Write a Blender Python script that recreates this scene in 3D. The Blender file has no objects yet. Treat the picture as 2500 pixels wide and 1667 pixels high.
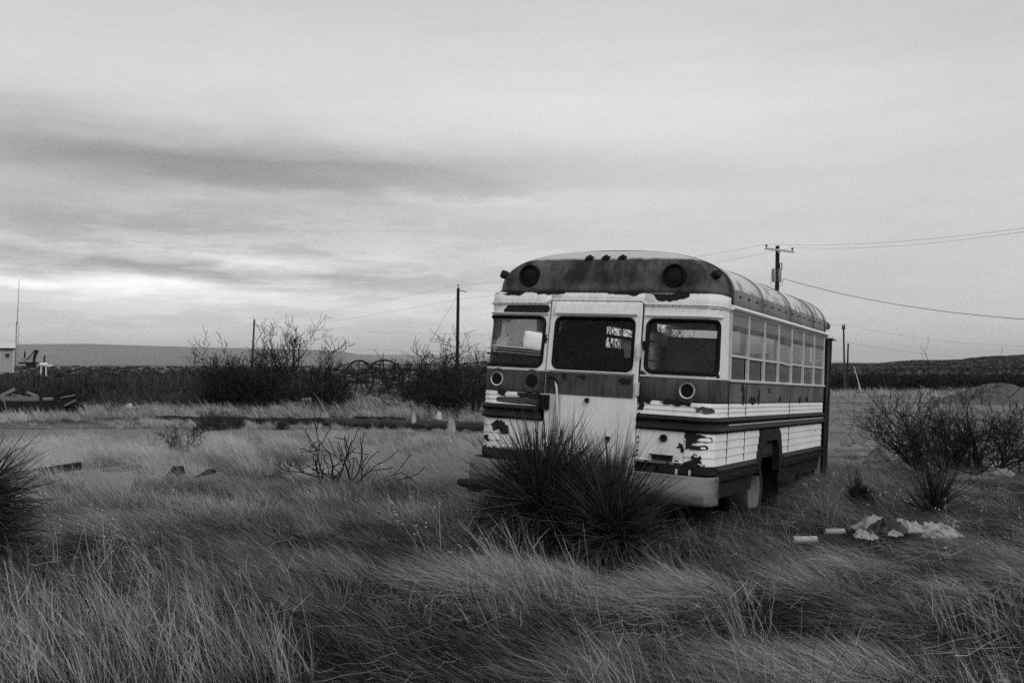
import bpy, bmesh, math, random
import numpy as np
from mathutils import Matrix, Vector
R_ = math.radians
sc = bpy.context.scene
COL = sc.collection
random.seed(7)
rng = np.random.default_rng(7)

# ------------------------------------------------------------------ camera
FPX, PW, PH, HOR = 2422.86, 2500, 1667, 888.0     # focal length and horizon of the photograph, in its pixels
CAMH = 1.70
cam_d = bpy.data.cameras.new('camera'); cam = bpy.data.objects.new('camera', cam_d); COL.objects.link(cam)
cam_d.sensor_width = 36.0; cam_d.lens = 36.0 * FPX / PW
cam_d.clip_start = 0.1; cam_d.clip_end = 60000
PITCH = math.atan((HOR - PH / 2) / FPX)
cam.location = (0, 0, CAMH); cam.rotation_euler = (math.pi / 2 + PITCH, 0, 0)
sc.camera = cam

# ------------------------------------------------------------------ world (overcast sky)
SUN_AZ, SUN_EL = R_(148), R_(36)
world = bpy.data.worlds.new('World'); sc.world = world; world.use_nodes = True
nt = world.node_tree; nt.nodes.clear()
class NB:
    """small node-graph helper"""
    def __init__(s, nt): s.nt = nt
    def n(s, t, **k):
        o = s.nt.nodes.new(t)
        for a, b in k.items(): setattr(o, a, b)
        return o
    def put(s, sock, v):
        if isinstance(v, bpy.types.NodeSocket): s.nt.links.new(v, sock)
        else: sock.default_value = v
    def m(s, op, a, b=0.0, c=None, clamp=False):
        o = s.n('ShaderNodeMath', operation=op, use_clamp=clamp)
        s.put(o.inputs[0], a); s.put(o.inputs[1], b)
        if c is not None: s.put(o.inputs[2], c)
        return o.outputs[0]
    def noise(s, vec, scale, detail=4, rough=0.55, out='Fac'):
        o = s.n('ShaderNodeTexNoise')
        if vec is not None: s.put(o.inputs['Vector'], vec)
        o.inputs['Scale'].default_value = scale; o.inputs['Detail'].default_value = detail
        o.inputs['Roughness'].default_value = rough
        return o.outputs[out]
    def mapping(s, vec, scale=(1, 1, 1), loc=(0, 0, 0)):
        o = s.n('ShaderNodeMapping'); s.put(o.inputs['Vector'], vec)
        o.inputs['Scale'].default_value = scale; o.inputs['Location'].default_value = loc
        return o.outputs[0]
    def ramp(s, fac, stops, interp='LINEAR'):
        o = s.n('ShaderNodeValToRGB'); s.put(o.inputs[0], fac); cr = o.color_ramp; cr.interpolation = interp
        while len(cr.elements) < len(stops): cr.elements.new(0.5)
        for e, (p, v) in zip(cr.elements, stops):
            e.position = p; e.color = (v, v, v, 1)
        return o.outputs[0]
    def mixf(s, f, a, b):
        o = s.n('ShaderNodeMix', data_type='FLOAT'); s.put(o.inputs[0], f); s.put(o.inputs[2], a); s.put(o.inputs[3], b)
        return o.outputs[0]
    def smooth(s, x, lo, hi):
        o = s.n('ShaderNodeMapRange', interpolation_type='SMOOTHSTEP'); s.put(o.inputs[0], x)
        o.inputs[1].default_value = lo; o.inputs[2].default_value = hi
        return o.outputs[0]
B_ = NB(nt)
tc = B_.n('ShaderNodeTexCoord')
sep = B_.n('ShaderNodeSeparateXYZ'); nt.links.new(tc.outputs['Generated'], sep.inputs[0])
dx, dy, dz = sep.outputs
wn = B_.n('ShaderNodeTexNoise'); nt.links.new(B_.mapping(tc.outputs['Generated'], (1, 1, 5)), wn.inputs['Vector'])
wn.inputs['Scale'].default_value = 5; wn.inputs['Detail'].default_value = 4; wn.inputs['Roughness'].default_value = .6
wsep = B_.n('ShaderNodeSeparateColor'); nt.links.new(wn.outputs['Color'], wsep.inputs[0])
az0 = B_.m('ARCTAN2', dx, dy); el0 = B_.m('ARCSINE', dz)
az = B_.m('MULTIPLY_ADD', B_.m('SUBTRACT', wsep.outputs[0], .5), .22, az0)
el = B_.m('MULTIPLY_ADD', B_.m('SUBTRACT', wsep.outputs[1], .5), .055, el0)
# cloud banks: (px u, px v, half width, half height, amount, slope) in the photograph's pixels -> directions
banks = [(420, 420, 700, 84, -.32, .02), (1250, 425, 420, 42, -.085, -.02), (150, 565, 620, 55, -.19, .03),
         (1000, 560, 500, 40, -.05, 0), (640, 640, 250, 20, .28, .02), (250, 714, 620, 22, .40, .075),
         (300, 660, 560, 20, -.19, .06), (900, 690, 400, 18, -.06, .03), (700, 770, 1000, 50, .10, .0),
         (1300, 250, 800, 130, .075, 0), (1750, 330, 600, 110, .06, 0), (2500, 120, 520, 120, -.07, 0),
         (2150, 740, 500, 110, -.045, 0), (1500, 520, 340, 40, .05, 0), (200, 250, 500, 110, .03, 0), (1250, 40, 900, 70, -.03, 0), (850, 470, 420, 26, -.08, .02), (1180, 492, 240, 15, .11, .01), (520, 500, 260, 16, .05, .0), (750, 405, 420, 40, -.07, .0)]
L = .665
val = None
for (u, v, su, sv, amt, sl) in banks:
    a0 = (u - 1250) / FPX; e0 = (HOR - v) / FPX
    da = B_.m('SUBTRACT', az, a0)
    de = B_.m('SUBTRACT', B_.m('MULTIPLY_ADD', da, sl, el), e0)
    a_, e_ = B_.m('MULTIPLY', da, FPX / su), B_.m('MULTIPLY', de, FPX / sv)
    q = B_.m('MULTIPLY_ADD', a_, a_, B_.m('MULTIPLY', e_, e_))
    val = B_.m('MULTIPLY_ADD', B_.m('EXPONENT', B_.m('MULTIPLY', q, -1.0)), amt, 0.0 if val is None else val)
streak = B_.noise(B_.mapping(tc.outputs['Generated'], (1, 1, 9)), 7, 5, .6)
streak = B_.m('MULTIPLY', B_.m('SUBTRACT', streak, .5), .085)
fine = B_.noise(B_.mapping(tc.outputs['Generated'], (1, 1, 4)), 22, 3, .6)
fine = B_.m('MULTIPLY', B_.m('SUBTRACT', fine, .5), .05)
# a mackerel layer seen in perspective
pl = B_.n('ShaderNodeCombineXYZ')
zz = B_.m('ADD', B_.m('MAXIMUM', dz, 0.0), .06)
nt.links.new(B_.m('DIVIDE', dx, zz), pl.inputs[0]); nt.links.new(B_.m('DIVIDE', dy, zz), pl.inputs[1])
deck = B_.noise(B_.mapping(pl.outputs[0], (.35, .5, 1)), 1.0, 4, .55)
deck = B_.m('MULTIPLY', B_.m('SUBTRACT', deck, .5), .17)
# broken gaps low on the left, where the cloud base thins out
gap = B_.noise(B_.mapping(tc.outputs['Generated'], (1, 1, 7), (2.3, .4, .9)), 9, 5, .62)
gap = B_.m('MULTIPLY', B_.m('SUBTRACT', B_.smooth(gap, .44, .60), .45), .20)
gq = B_.m('ADD', B_.m('POWER', B_.m('ABSOLUTE', B_.m('MULTIPLY', B_.m('ADD', az0, .30), 2.6)), 2.0), B_.m('POWER', B_.m('ABSOLUTE', B_.m('MULTIPLY', B_.m('SUBTRACT', el0, .085), 17.0)), 2.0))
deck = B_.m('ADD', deck, B_.m('MULTIPLY', gap, B_.m('EXPONENT', B_.m('MULTIPLY', gq, -1.0))))
tot = B_.m('ADD', B_.m('ADD', B_.m('ADD', val, streak), B_.m('ADD', fine, deck)), L)
sky = B_.n('ShaderNodeTexSky', sky_type='NISHITA', sun_disc=False, sun_elevation=SUN_EL, sun_rotation=SUN_AZ)
bw = B_.n('ShaderNodeRGBToBW'); nt.links.new(sky.outputs[0], bw.inputs[0])
# cloud deck lets a little of the clear sky through
skyv = B_.m('ADD', B_.m('MULTIPLY', tot, 9.6), B_.m('MULTIPLY', bw.outputs[0], .06))
bg = B_.n('ShaderNodeBackground'); nt.links.new(skyv, bg.inputs['Color']); bg.inputs['Strength'].default_value = .1
wo = B_.n('ShaderNodeOutputWorld'); nt.links.new(bg.outputs[0], wo.inputs['Surface'])

world.cycles.sampling_method = 'MANUAL'; world.cycles.sample_map_resolution = 256
sun_d = bpy.data.lights.new('sun', 'SUN'); sun_d.energy = 1.25; sun_d.angle = R_(25); sun_d.color = (1, 1, 1)
sun = bpy.data.objects.new('sun', sun_d); COL.objects.link(sun)
sd = Vector((math.sin(SUN_AZ) * math.cos(SUN_EL), math.cos(SUN_AZ) * math.cos(SUN_EL), math.sin(SUN_EL)))
sun.rotation_euler = sd.to_track_quat('Z', 'Y').to_euler(); sun.location = (30, -20, 40)

vs = sc.view_settings
vs.view_transform = 'Standard'; vs.look = 'None'; vs.exposure = 0; vs.gamma = 1; vs.use_curve_mapping = False
sc.render.engine = 'CYCLES'
sc.cycles.max_bounces = 6; sc.cycles.diffuse_bounces = 2; sc.cycles.glossy_bounces = 2
sc.cycles.transparent_max_bounces = 16; sc.cycles.volume_bounces = 0
sc.cycles.use_denoising = False
sc.cycles.use_adaptive_sampling = True; sc.cycles.adaptive_threshold = .018; sc.cycles.adaptive_min_samples = 24
sc.render.film_transparent = False

# ------------------------------------------------------------------ helpers
class VN:
    """smooth 2-D value noise"""
    def __init__(s, seed): s.g = np.random.default_rng(seed).random((256, 256))
    def one(s, x, y):
        xi = np.floor(x).astype(int); yi = np.floor(y).astype(int); fx = x - xi; fy_ = y - yi
        fx = fx * fx * (3 - 2 * fx); fy_ = fy_ * fy_ * (3 - 2 * fy_); g = s.g
        a = g[xi % 256, yi % 256]; b = g[(xi + 1) % 256, yi % 256]; c = g[xi % 256, (yi + 1) % 256]; d = g[(xi + 1) % 256, (yi + 1) % 256]
        return (a * (1 - fx) + b * fx) * (1 - fy_) + (c * (1 - fx) + d * fx) * fy_
    def __call__(s, x, y, sc_, octv=3):
        x = np.asarray(x, float); y = np.asarray(y, float)
        v = 0; am = .5; t = 0
        for k in range(octv): v = v + am * s.one(x * sc_ * 2 ** k + 17 * k, y * sc_ * 2 ** k + 31 * k); t += am; am *= .5
        return v / t
vn1, vn2, vn3 = VN(1), VN(2), VN(3)
def mound(x, y):
    """0..1 pattern of grass hummocks"""
    return vn1(np.asarray(x) * .62 + 3.3, np.asarray(y) * 1.15, 1.0, 2)
def tz(x, y):
    """terrain height"""
    y = np.asarray(y, float); x = np.asarray(x, float)
    d = -.0125 * np.clip(y - 16, 0, 64)
    b = .22 * (mound(x, y) - .5) * np.clip(1 - (y - 9) / 6, 0, 1) + .04 * np.sin(2.9 * x + 1.1 * y) * np.clip(1 - (y - 12) / 40, .1, 1) * .5
    return d + b
def at(u, dist, v=None):
    """photo column u at a distance -> world x (and z for row v)"""
    x = (u - 1250) / FPX * dist
    return x if v is None else (x, CAMH + (HOR - v) / FPX * dist)
def gdist(v):
    """distance at which the terrain meets photo row v"""
    k = (v - HOR) / FPX
    y = CAMH / k
    return y if y < 16 else (CAMH - .2) / (k - .0125)

MATS = {}
def mat(name, col, rough=.8, spec=.3, metal=0., var=0., scale=6., bump=0., bscale=40., stretch=(1, 1, 1), extra=None, coords='Object'):
    """plain grey material with procedural variation"""
    if name in MATS: return MATS[name]
    m = bpy.data.materials.new(name); m.use_nodes = True; t = m.node_tree; b = NB(t)
    p = t.nodes['Principled BSDF']
    p.inputs['Roughness'].default_value = rough; p.inputs['Specular IOR Level'].default_value = spec
    p.inputs['Metallic'].default_value = metal
    c = b.n('ShaderNodeTexCoord').outputs[coords]
    v = col
    if var:
        nz = b.noise(b.mapping(c, stretch), scale, 6, .62)
        v = b.m('MULTIPLY_ADD', b.m('SUBTRACT', nz, .5), 2.2 * var * col, col)
        v = b.m('MAXIMUM', v, .004)
    if extra: v = extra(b, c, v, p)
    cc = b.n('ShaderNodeCombineColor')
    for i in range(3): b.put(cc.inputs[i], v)
    t.links.new(cc.outputs[0], p.inputs['Base Color'])
    if bump:
        bp = b.n('ShaderNodeBump'); bp.inputs['Strength'].default_value = bump; bp.inputs['Distance'].default_value = .02
        t.links.new(b.noise(b.mapping(c, stretch), bscale, 5, .6), bp.inputs['Height']); t.links.new(bp.outputs[0], p.inputs['Normal'])
    MATS[name] = m
    return m

class MB:
    """collects vertices and faces of ONE mesh"""
    def __init__(s): s.v = []; s.f = []
    def add(s, vs_, fs):
        o = len(s.v); s.v += [tuple(map(float, p)) for p in vs_]; s.f += [tuple(i + o for i in f) for f in fs]; return s
    def box(s, c, d, rot=None):
        hx, hy, hz = d[0] / 2, d[1] / 2, d[2] / 2
        P = [Vector((x, y, z)) for x in (-hx, hx) for y in (-hy, hy) for z in (-hz, hz)]
        if rot is not None: P = [rot @ p for p in P]
        P = [p + Vector(c) for p in P]
        return s.add(P, [(0, 1, 3, 2), (4, 6, 7, 5), (0, 4, 5, 1), (2, 3, 7, 6), (0, 2, 6, 4), (1, 5, 7, 3)])
    def tube(s, path, rad, n=6, cap=True):
        path = [Vector(p) for p in path]
        if not hasattr(rad, '__len__'): rad = [rad] * len(path)
        vs_ = []; fs = []
        prev = None
        for i, p in enumerate(path):
            t = (path[min(i + 1, len(path) - 1)] - path[max(i - 1, 0)])
            t = t.normalized() if t.length > 1e-9 else Vector((0, 0, 1))
            if prev is None:
                a = t.orthogonal().normalized()
            else:
                a = prev - t * prev.dot(t)
                a = a.normalized() if a.length > 1e-6 else t.orthogonal().normalized()
            prev = a; b = t.cross(a)
            for k in range(n):
                an = 2 * math.pi * k / n
                vs_.append(p + (a * math.cos(an) + b * math.sin(an)) * rad[i])
        for i in range(len(path) - 1):
            for k in range(n):
                fs.append((i * n + k, i * n + (k + 1) % n, (i + 1) * n + (k + 1) % n, (i + 1) * n + k))
        if cap:
            fs.append(tuple(range(n - 1, -1, -1))); fs.append(tuple((len(path) - 1) * n + k for k in range(n)))
        return s.add(vs_, fs)
    def disc(s, c, axis, r, depth, n=28, r2=None, ry=None):
        """closed cylinder from c along axis"""
        ax = Vector(axis).normalized(); a = ax.orthogonal().normalized(); b = ax.cross(a); r2 = r if r2 is None else r2
        vs_ = []
        for rr, d in ((r, 0), (r2, depth)):
            for k in range(n):
                an = 2 * math.pi * k / n
                vs_.append(Vector(c) + ax * d + (a * math.cos(an) + b * math.sin(an)) * rr)
        fs = [(k, (k + 1) % n, n + (k + 1) % n, n + k) for k in range(n)] + [tuple(range(n - 1, -1, -1)), tuple(range(n, 2 * n))]
        return s.add(vs_, fs)
    def lathe(s, c, axis, prof, n=28):
        """prof = [(r, d)...] swept about axis"""
        ax = Vector(axis).normalized(); a = ax.orthogonal().normalized(); b = ax.cross(a); vs_ = []; fs = []
        for r, d in prof:
            for k in range(n):
                an = 2 * math.pi * k / n
                vs_.append(Vector(c) + ax * d + (a * math.cos(an) + b * math.sin(an)) * r)
        for i in range(len(prof) - 1):
            for k in range(n): fs.append((i * n + k, i * n + (k + 1) % n, (i + 1) * n + (k + 1) % n, (i + 1) * n + k))
        return s.add(vs_, fs)
    def grid(s, rows):
        """rows of points"""
        m = len(rows[0]); vs_ = [p for r in rows for p in r]; fs = []
        for i in range(len(rows) - 1):
            for j in range(m - 1): fs.append((i * m + j, i * m + j + 1, (i + 1) * m + j + 1, (i + 1) * m + j))
        return s.add(vs_, fs)
    def build(s, name, m=None, parent=None, smooth=False, solid=0., bevel=0., flip=False, off=-1):
        me = bpy.data.meshes.new(name); me.from_pydata(s.v, [], s.f); me.update()
        bm = bmesh.new(); bm.from_mesh(me); bmesh.ops.recalc_face_normals(bm, faces=bm.faces)
        bm.to_mesh(me); bm.free()
        o = bpy.data.objects.new(name, me); COL.objects.link(o)
        if m: me.materials.append(m)
        if parent: o.parent = parent
        if smooth:
            for p in me.polygons: p.use_smooth = True
            me.set_sharp_from_angle(angle=R_(38)) if hasattr(me, 'set_sharp_from_angle') else None
        if bevel:
            k = o.modifiers.new('bevel', 'BEVEL'); k.width = bevel; k.segments = 2; k.limit_method = 'ANGLE'
        if solid:
            k = o.modifiers.new('solid', 'SOLIDIFY'); k.thickness = solid; k.offset = off
        return o
def empty(name, loc=(0, 0, 0), rot=(0, 0, 0)):
    o = bpy.data.objects.new(name, None); COL.objects.link(o); o.location = loc; o.rotation_euler = rot; o.empty_display_size = .2
    return o
def tag(o, label=None, cat=None, group=None, kind=None):
    if label: o['label'] = label
    if cat: o['category'] = cat
    if group: o['group'] = group
    if kind: o['kind'] = kind
    return o
def thing(name, label, cat, loc=(0, 0, 0), rot=(0, 0, 0), group=None):
    return tag(empty(name, loc, rot), label, cat, group)
def lab(o, s): o['label'] = s; return o
# ------------------------------------------------------------------ ground, hills
def soil(b, c, v, p):
    s = b.n('ShaderNodeSeparateXYZ'); b.nt.links.new(c, s.inputs[0]); X, Y = s.outputs[0], s.outputs[1]
    # bare dirt yard on the right and worn track on the left are paler than the litter-covered soil under the grass
    w = b.m('MULTIPLY', b.m('SUBTRACT', b.noise(c, .22, 3, .6), .5), 9.0)
    yard = b.m('MULTIPLY', b.smooth(b.m('ADD', b.m('SUBTRACT', Y, 14.5), w), 0, 5), b.smooth(b.m('ADD', b.m('MULTIPLY_ADD', Y, -.22, X), b.m('MULTIPLY', w, .3)), -.5, 2.5))
    yard = b.m('MULTIPLY', yard, b.m('SUBTRACT', 1.0, b.smooth(Y, 78, 92)))
    track = b.m('MULTIPLY', b.smooth(b.m('ADD', Y, b.m('MULTIPLY', w, .35)), 18, 20), b.m('SUBTRACT', 1.0, b.smooth(b.m('ADD', Y, b.m('MULTIPLY', w, .35)), 27, 34)))
    bare = b.m('MAXIMUM', yard, track)
    g = b.noise(c, 14, 4, .7); g2 = b.noise(b.mapping(c, (1, .25, 1)), 1.3, 3, .6)
    ruts = b.noise(b.mapping(c, (.06, .55, 1), (3, 1, 0)), 1.0, 4, .55)
    dirt = b.m('MULTIPLY', b.m('ADD', b.m('MULTIPLY', g, .09), b.m('ADD', b.m('MULTIPLY', g2, .08), b.m('MULTIPLY', ruts, .16))), .92)
    w2 = b.m('MULTIPLY', b.m('SUBTRACT', b.noise(c, .08, 3, .5), .5), 6.0)
    rut = None
    for yy, wd in ((19.0, .35), (20.8, .3), (27.5, .5), (36.5, .9), (44.0, .7), (58.0, 1.6)):
        q = b.m('DIVIDE', b.m('SUBTRACT', b.m('ADD', b.m('MULTIPLY_ADD', X, .12, Y), w2), yy), wd)
        e = b.m('EXPONENT', b.m('MULTIPLY', b.m('MULTIPLY', q, q), -1.0)); rut = e if rut is None else b.m('ADD', rut, e)
    dirt = b.m('MULTIPLY', dirt, b.m('SUBTRACT', 1.0, b.m('MULTIPLY', b.m('MULTIPLY', rut, .5, clamp=True), b.smooth(b.noise(c, .5, 4, .6), .3, .55))))
    peb = b.smooth(b.noise(c, 5.5, 4, .75), .56, .66)
    dirt = b.mixf(b.m('MULTIPLY', peb, .6), dirt, .045)
    lit = b.m('MULTIPLY_ADD', b.noise(c, 30, 4, .75), .055, .002)
    far = b.m('MULTIPLY_ADD', b.noise(c, .05, 4, .7), .22, .02)
    near = b.mixf(bare, lit, dirt)
    return b.mixf(b.smooth(Y, 90, 140), near, far)
m_ground = mat('dry soil', .1, .95, .1, extra=soil, bump=.9, bscale=9)
ys = np.concatenate([np.linspace(-12, 3, 12), np.linspace(3.2, 16, 64), np.linspace(16.4, 40, 50), np.geomspace(40.6, 22000, 60)])
th = np.linspace(-7.75, 7.75, 261); xs = np.sinh(th) * 8.
X, Y = np.meshgrid(xs * 1.0, ys)
X = X * np.clip((Y + 14) / 60, .12, 8)          # denser near the camera
Z = tz(X, Y)
gm = MB(); n0, n1 = X.shape
gm.v = [tuple(p) for p in np.stack([X, Y, Z], -1).reshape(-1, 3).tolist()]
gm.f = [(i * n1 + j, i * n1 + j + 1, (i + 1) * n1 + j + 1, (i + 1) * n1 + j) for i in range(n0 - 1) for j in range(n1 - 1)]
ground = tag(gm.build('ground', m_ground, smooth=True), 'flat desert ground of dry soil and gravel', kind='structure')

def hill_mat(b, c, v, p):
    n1 = b.noise(c, .35, 6, .75); n2 = b.noise(b.mapping(c, (1, .3, 1)), .04, 5, .6)
    return b.m('MULTIPLY_ADD', b.smooth(n1, .45, .7), b.m('MULTIPLY', n2, .42), .05)
m_hill = mat('scrubby hillside', .06, .95, .1, extra=hill_mat)
def ridge_v(u):
    return np.interp(u, [-400, 700, 850, 1000, 1200, 2035, 2120, 2230, 2350, 2430, 2500, 2700, 3300, 4200], [905, 905, 889, 886, 885, 890, 887.5, 882, 881, 874, 869.5, 862, 858, 880])
def hill_z(u, d):
    """height of the scrub hill in direction u (photo column) at distance d"""
    top = CAMH + (HOR - ridge_v(u)) / FPX * 600
    top = top + .5 * np.sin(u * .011) + .25 * np.sin(u * .037 + 1)
    d0 = np.interp(u, [1900, 2040], [360, 115])
    t = np.clip((d - d0) / (600 - d0), 0, 1.7)
    e = np.where(t < 1, t * t * (3 - 2 * t), 1 - .25 * (t - 1))
    e = .45 * t.clip(0, 1) + .55 * e if hasattr(t, 'clip') else e
    return -.86 + (top + .86) * e - .2 * (t > 1)
us = np.linspace(780, 4200, 150); ds = np.concatenate([np.linspace(112, 600, 30), np.linspace(640, 950, 6)])
rows = []
for d in ds:
    rows.append([((u - 1250) / FPX * d, d, float(hill_z(u, np.float64(d)))) for u in us])
tag(MB().grid(rows).build('hill', m_hill, smooth=True), 'low scrub covered hill rising to the right', kind='structure')

m_mesa = mat('far mesa slope', .10, .95, .05, var=.35, scale=.002)
def mesa(name, dist, us_, vs_, label):
    uu = np.linspace(us_[0], us_[-1], 160); rows = []
    rr = np.random.default_rng(3)
    for k, (dd, hf) in enumerate(((-2600, 0), (-1300, .28), (-500, .62), (-120, .86), (0, 1), (2500, 1.0), (2600, -.05))):
        row = []
        for u in uu:
            d = dist + dd
            v = np.interp(u, us_, vs_); top = (HOR - v) / FPX * dist + CAMH
            wob = 1 + (.08 * math.sin(u * .05 + k) if 0 < k < 4 else 0)
            row.append(((u - 1250) / FPX * (dist + dd * (1 + .25 * math.sin(u * .03 + k))), d, -1.5 + (top + 1.5) * hf * wob))
        rows.append(row)
    return tag(MB().grid(rows).build(name, m_mesa, smooth=True), label, kind='structure')
mesa('mesa', 9000, [-1500, -700, -200, 0, 210, 330, 500, 700, 826, 850, 885, 960, 1100], [868, 850, 843, 840.5, 839, 843, 848, 852, 856, 861, 866, 874, 889], 'long flat topped mesa on the left horizon')
mesa('mesa', 15000, [700, 850, 980, 1180, 1500, 1900, 2060, 2130, 2250, 2600], [866, 864.5, 865.5, 867, 872, 880, 883, 884.5, 888, 890], 'pale distant mesa behind the bus')

# gravel mound at the right edge
m_gravel = mat('gravel', .095, .95, .1, var=.5, scale=18, bump=.8, bscale=25)
mx, my = at(2440, 54), 54.0
mb = MB(); rows = []
for i in range(25):
    r = i / 24
    row = []
    for k in range(73):
        a = 2 * math.pi * k / 72
        rad = r * 2.95 * (1 + .08 * math.sin(3 * a) + .05 * math.sin(7 * a + 1))
        h = 1.2 * max(0., 1 - max(0, (r - .18) / .82)) ** 1.05 + .22 * (float(vn2(6 + 2.2 * r * math.cos(a), 6 + 2.2 * r * math.sin(a), 1.6, 3)) - .5) * (1.1 - r)
        row.append((mx + rad * 1.25 * math.cos(a), my + rad * math.sin(a), float(tz(mx, my)) + h - .1))
    rows.append(row)
tag(mb.grid(rows).build('gravel_mound', m_gravel, smooth=True), 'conical heap of gravel at the far side of the dirt yard', 'mound')
# ------------------------------------------------------------------ bus materials
def chips(amount, dark=.035, base_dirt=.35, streak=True):
    def f(b, c, v, p):
        n = b.noise(c, 5.5, 8, .68); k = b.smooth(n, amount, amount + .015)
        st = b.noise(b.mapping(c, (9, 9, .8)), 3, 5, .6)
        dirt = b.m('MULTIPLY_ADD', st, -base_dirt, 1 + base_dirt * .42)
        blot = b.m('MULTIPLY_ADD', b.noise(c, 2.2, 5, .6), -.5, 1.25)
        rust = b.m('MULTIPLY_ADD', b.noise(c, 40, 4, .6), .04, dark - .015)
        col = b.m('MULTIPLY', b.m('MULTIPLY', v, dirt), blot)
        return b.mixf(k, col, rust)
    return f
m_white = mat('chipped white bus paint', .74, .5, .35, extra=chips(.675, base_dirt=.46), bump=.06, bscale=7)
m_white2 = mat('ribbed side white paint', .70, .5, .35, extra=chips(.685, base_dirt=.3), bump=.05, bscale=9)
def darkpaint(lo=.05, hi=.13):
    def f(b, c, v, p):
        n = b.noise(c, 2.6, 7, .65); s = b.noise(b.mapping(c, (7, 7, .7)), 2.5, 6, .65)
        k = b.m('ADD', b.m('MULTIPLY', n, .55), b.m('MULTIPLY', s, .45))
        col = b.mixf(b.smooth(k, .36, .64), lo, hi)
        spot = b.smooth(b.noise(c, 6, 6, .6), .66, .69)
        return b.mixf(spot, col, .02)
    return f
m_band = mat('dark weathered band paint', .09, .7, .15, extra=darkpaint(.025, .085), bump=.05, bscale=12)
m_band_side = mat('grey weathered side band', .13, .7, .15, extra=darkpaint(.06, .14), bump=.05, bscale=12)
m_black = mat('black rubber', .006, .7, .12, var=.3)
m_rail = mat('dull black rail paint', .014, .6, .18, var=.6, scale=8)
m_skirt = mat('sooty dark skirt', .018, .8, .12, var=.7, scale=5, bump=.2, bscale=9)
m_alu = mat('weathered aluminium', .55, .5, .4, metal=.1, var=.25, scale=9)
m_chrome = mat('dull chrome ring', .6, .35, .5, metal=.8, var=.3)
def bumperc(b, c, v, p):
    s = b.noise(b.mapping(c, (.5, 2, 4)), 1.6, 5, .55)
    return b.mixf(b.smooth(s, .3, .72), .07, .25)
m_bumper = mat('dented grey bumper', .25, .5, .45, metal=.25, extra=bumperc, bump=.5, bscale=3)
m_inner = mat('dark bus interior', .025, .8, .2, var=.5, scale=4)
m_bare = mat('bare dark metal', .02, .8, .1, var=.6, scale=14, bump=.15, bscale=30)
m_bare2 = mat('bare grey metal', .07, .8, .1, var=.6, scale=14, bump=.15, bscale=30)
m_seam = mat('panel seam', .02, .8, .1)
m_lens = mat('dark lamp lens', .004, .5, .15)
m_tyre = mat('dry rubber tyre', .03, .85, .2, var=.4)
m_rim = mat('dusty pale steel wheel', .13, .7, .3, var=.35, scale=9)
m_transom = mat('painted over window panel', .17, .6, .35, var=.4, scale=3, stretch=(1, 3, .6))
def roofc(b, c, v, p):
    s = b.n('ShaderNodeSeparateXYZ'); b.nt.links.new(c, s.inputs[0])
    w = b.m('MULTIPLY', b.m('SUBTRACT', b.noise(b.mapping(c, (1, 2.2, .5)), 4, 6, .65), .5), .12)
    up = b.smooth(b.m('ADD', s.outputs[2], w), 1.96, 1.972)
    st = b.noise(b.mapping(c, (1, 6, .6)), 2.5, 6, .65)
    side = b.mixf(b.smooth(st, .3, .7), .10, .22)
    peel = b.smooth(b.noise(b.mapping(c, (1, 1.3, 1)), 3.6, 8, .68), .52, .55)
    top = b.mixf(peel, .52, .24)
    return b.mixf(up, side, top)
m_roof = mat('sun bleached roof paint', .3, .55, .3, extra=roofc, bump=.1, bscale=5)
def domec(b, c, v, p):
    s = b.n('ShaderNodeSeparateXYZ'); b.nt.links.new(c, s.inputs[0])
    w = b.m('MULTIPLY', b.m('SUBTRACT', b.noise(c, 5, 6, .65), .5), .06)
    up = b.smooth(b.m('ADD', s.outputs[2], w), 2.20, 2.235)
    st = b.noise(b.mapping(c, (3.2, 2, 1.0)), 2.4, 7, .7); n = b.noise(c, 2.0, 6, .66)
    low = b.m('SUBTRACT', 1.0, b.smooth(b.m('ADD', s.outputs[2], w), 1.9, 2.02))
    k = b.m('ADD', b.m('MULTIPLY', st, .5), b.m('ADD', b.m('MULTIPLY', n, .5), b.m('MULTIPLY', low, .08)))
    side = b.mixf(b.smooth(k, .40, .68), .018, .125)
    return b.mixf(up, side, .46)
m_dome = mat('weathered dark roof cap paint', .1, .65, .15, extra=domec, bump=.08, bscale=7)

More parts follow.
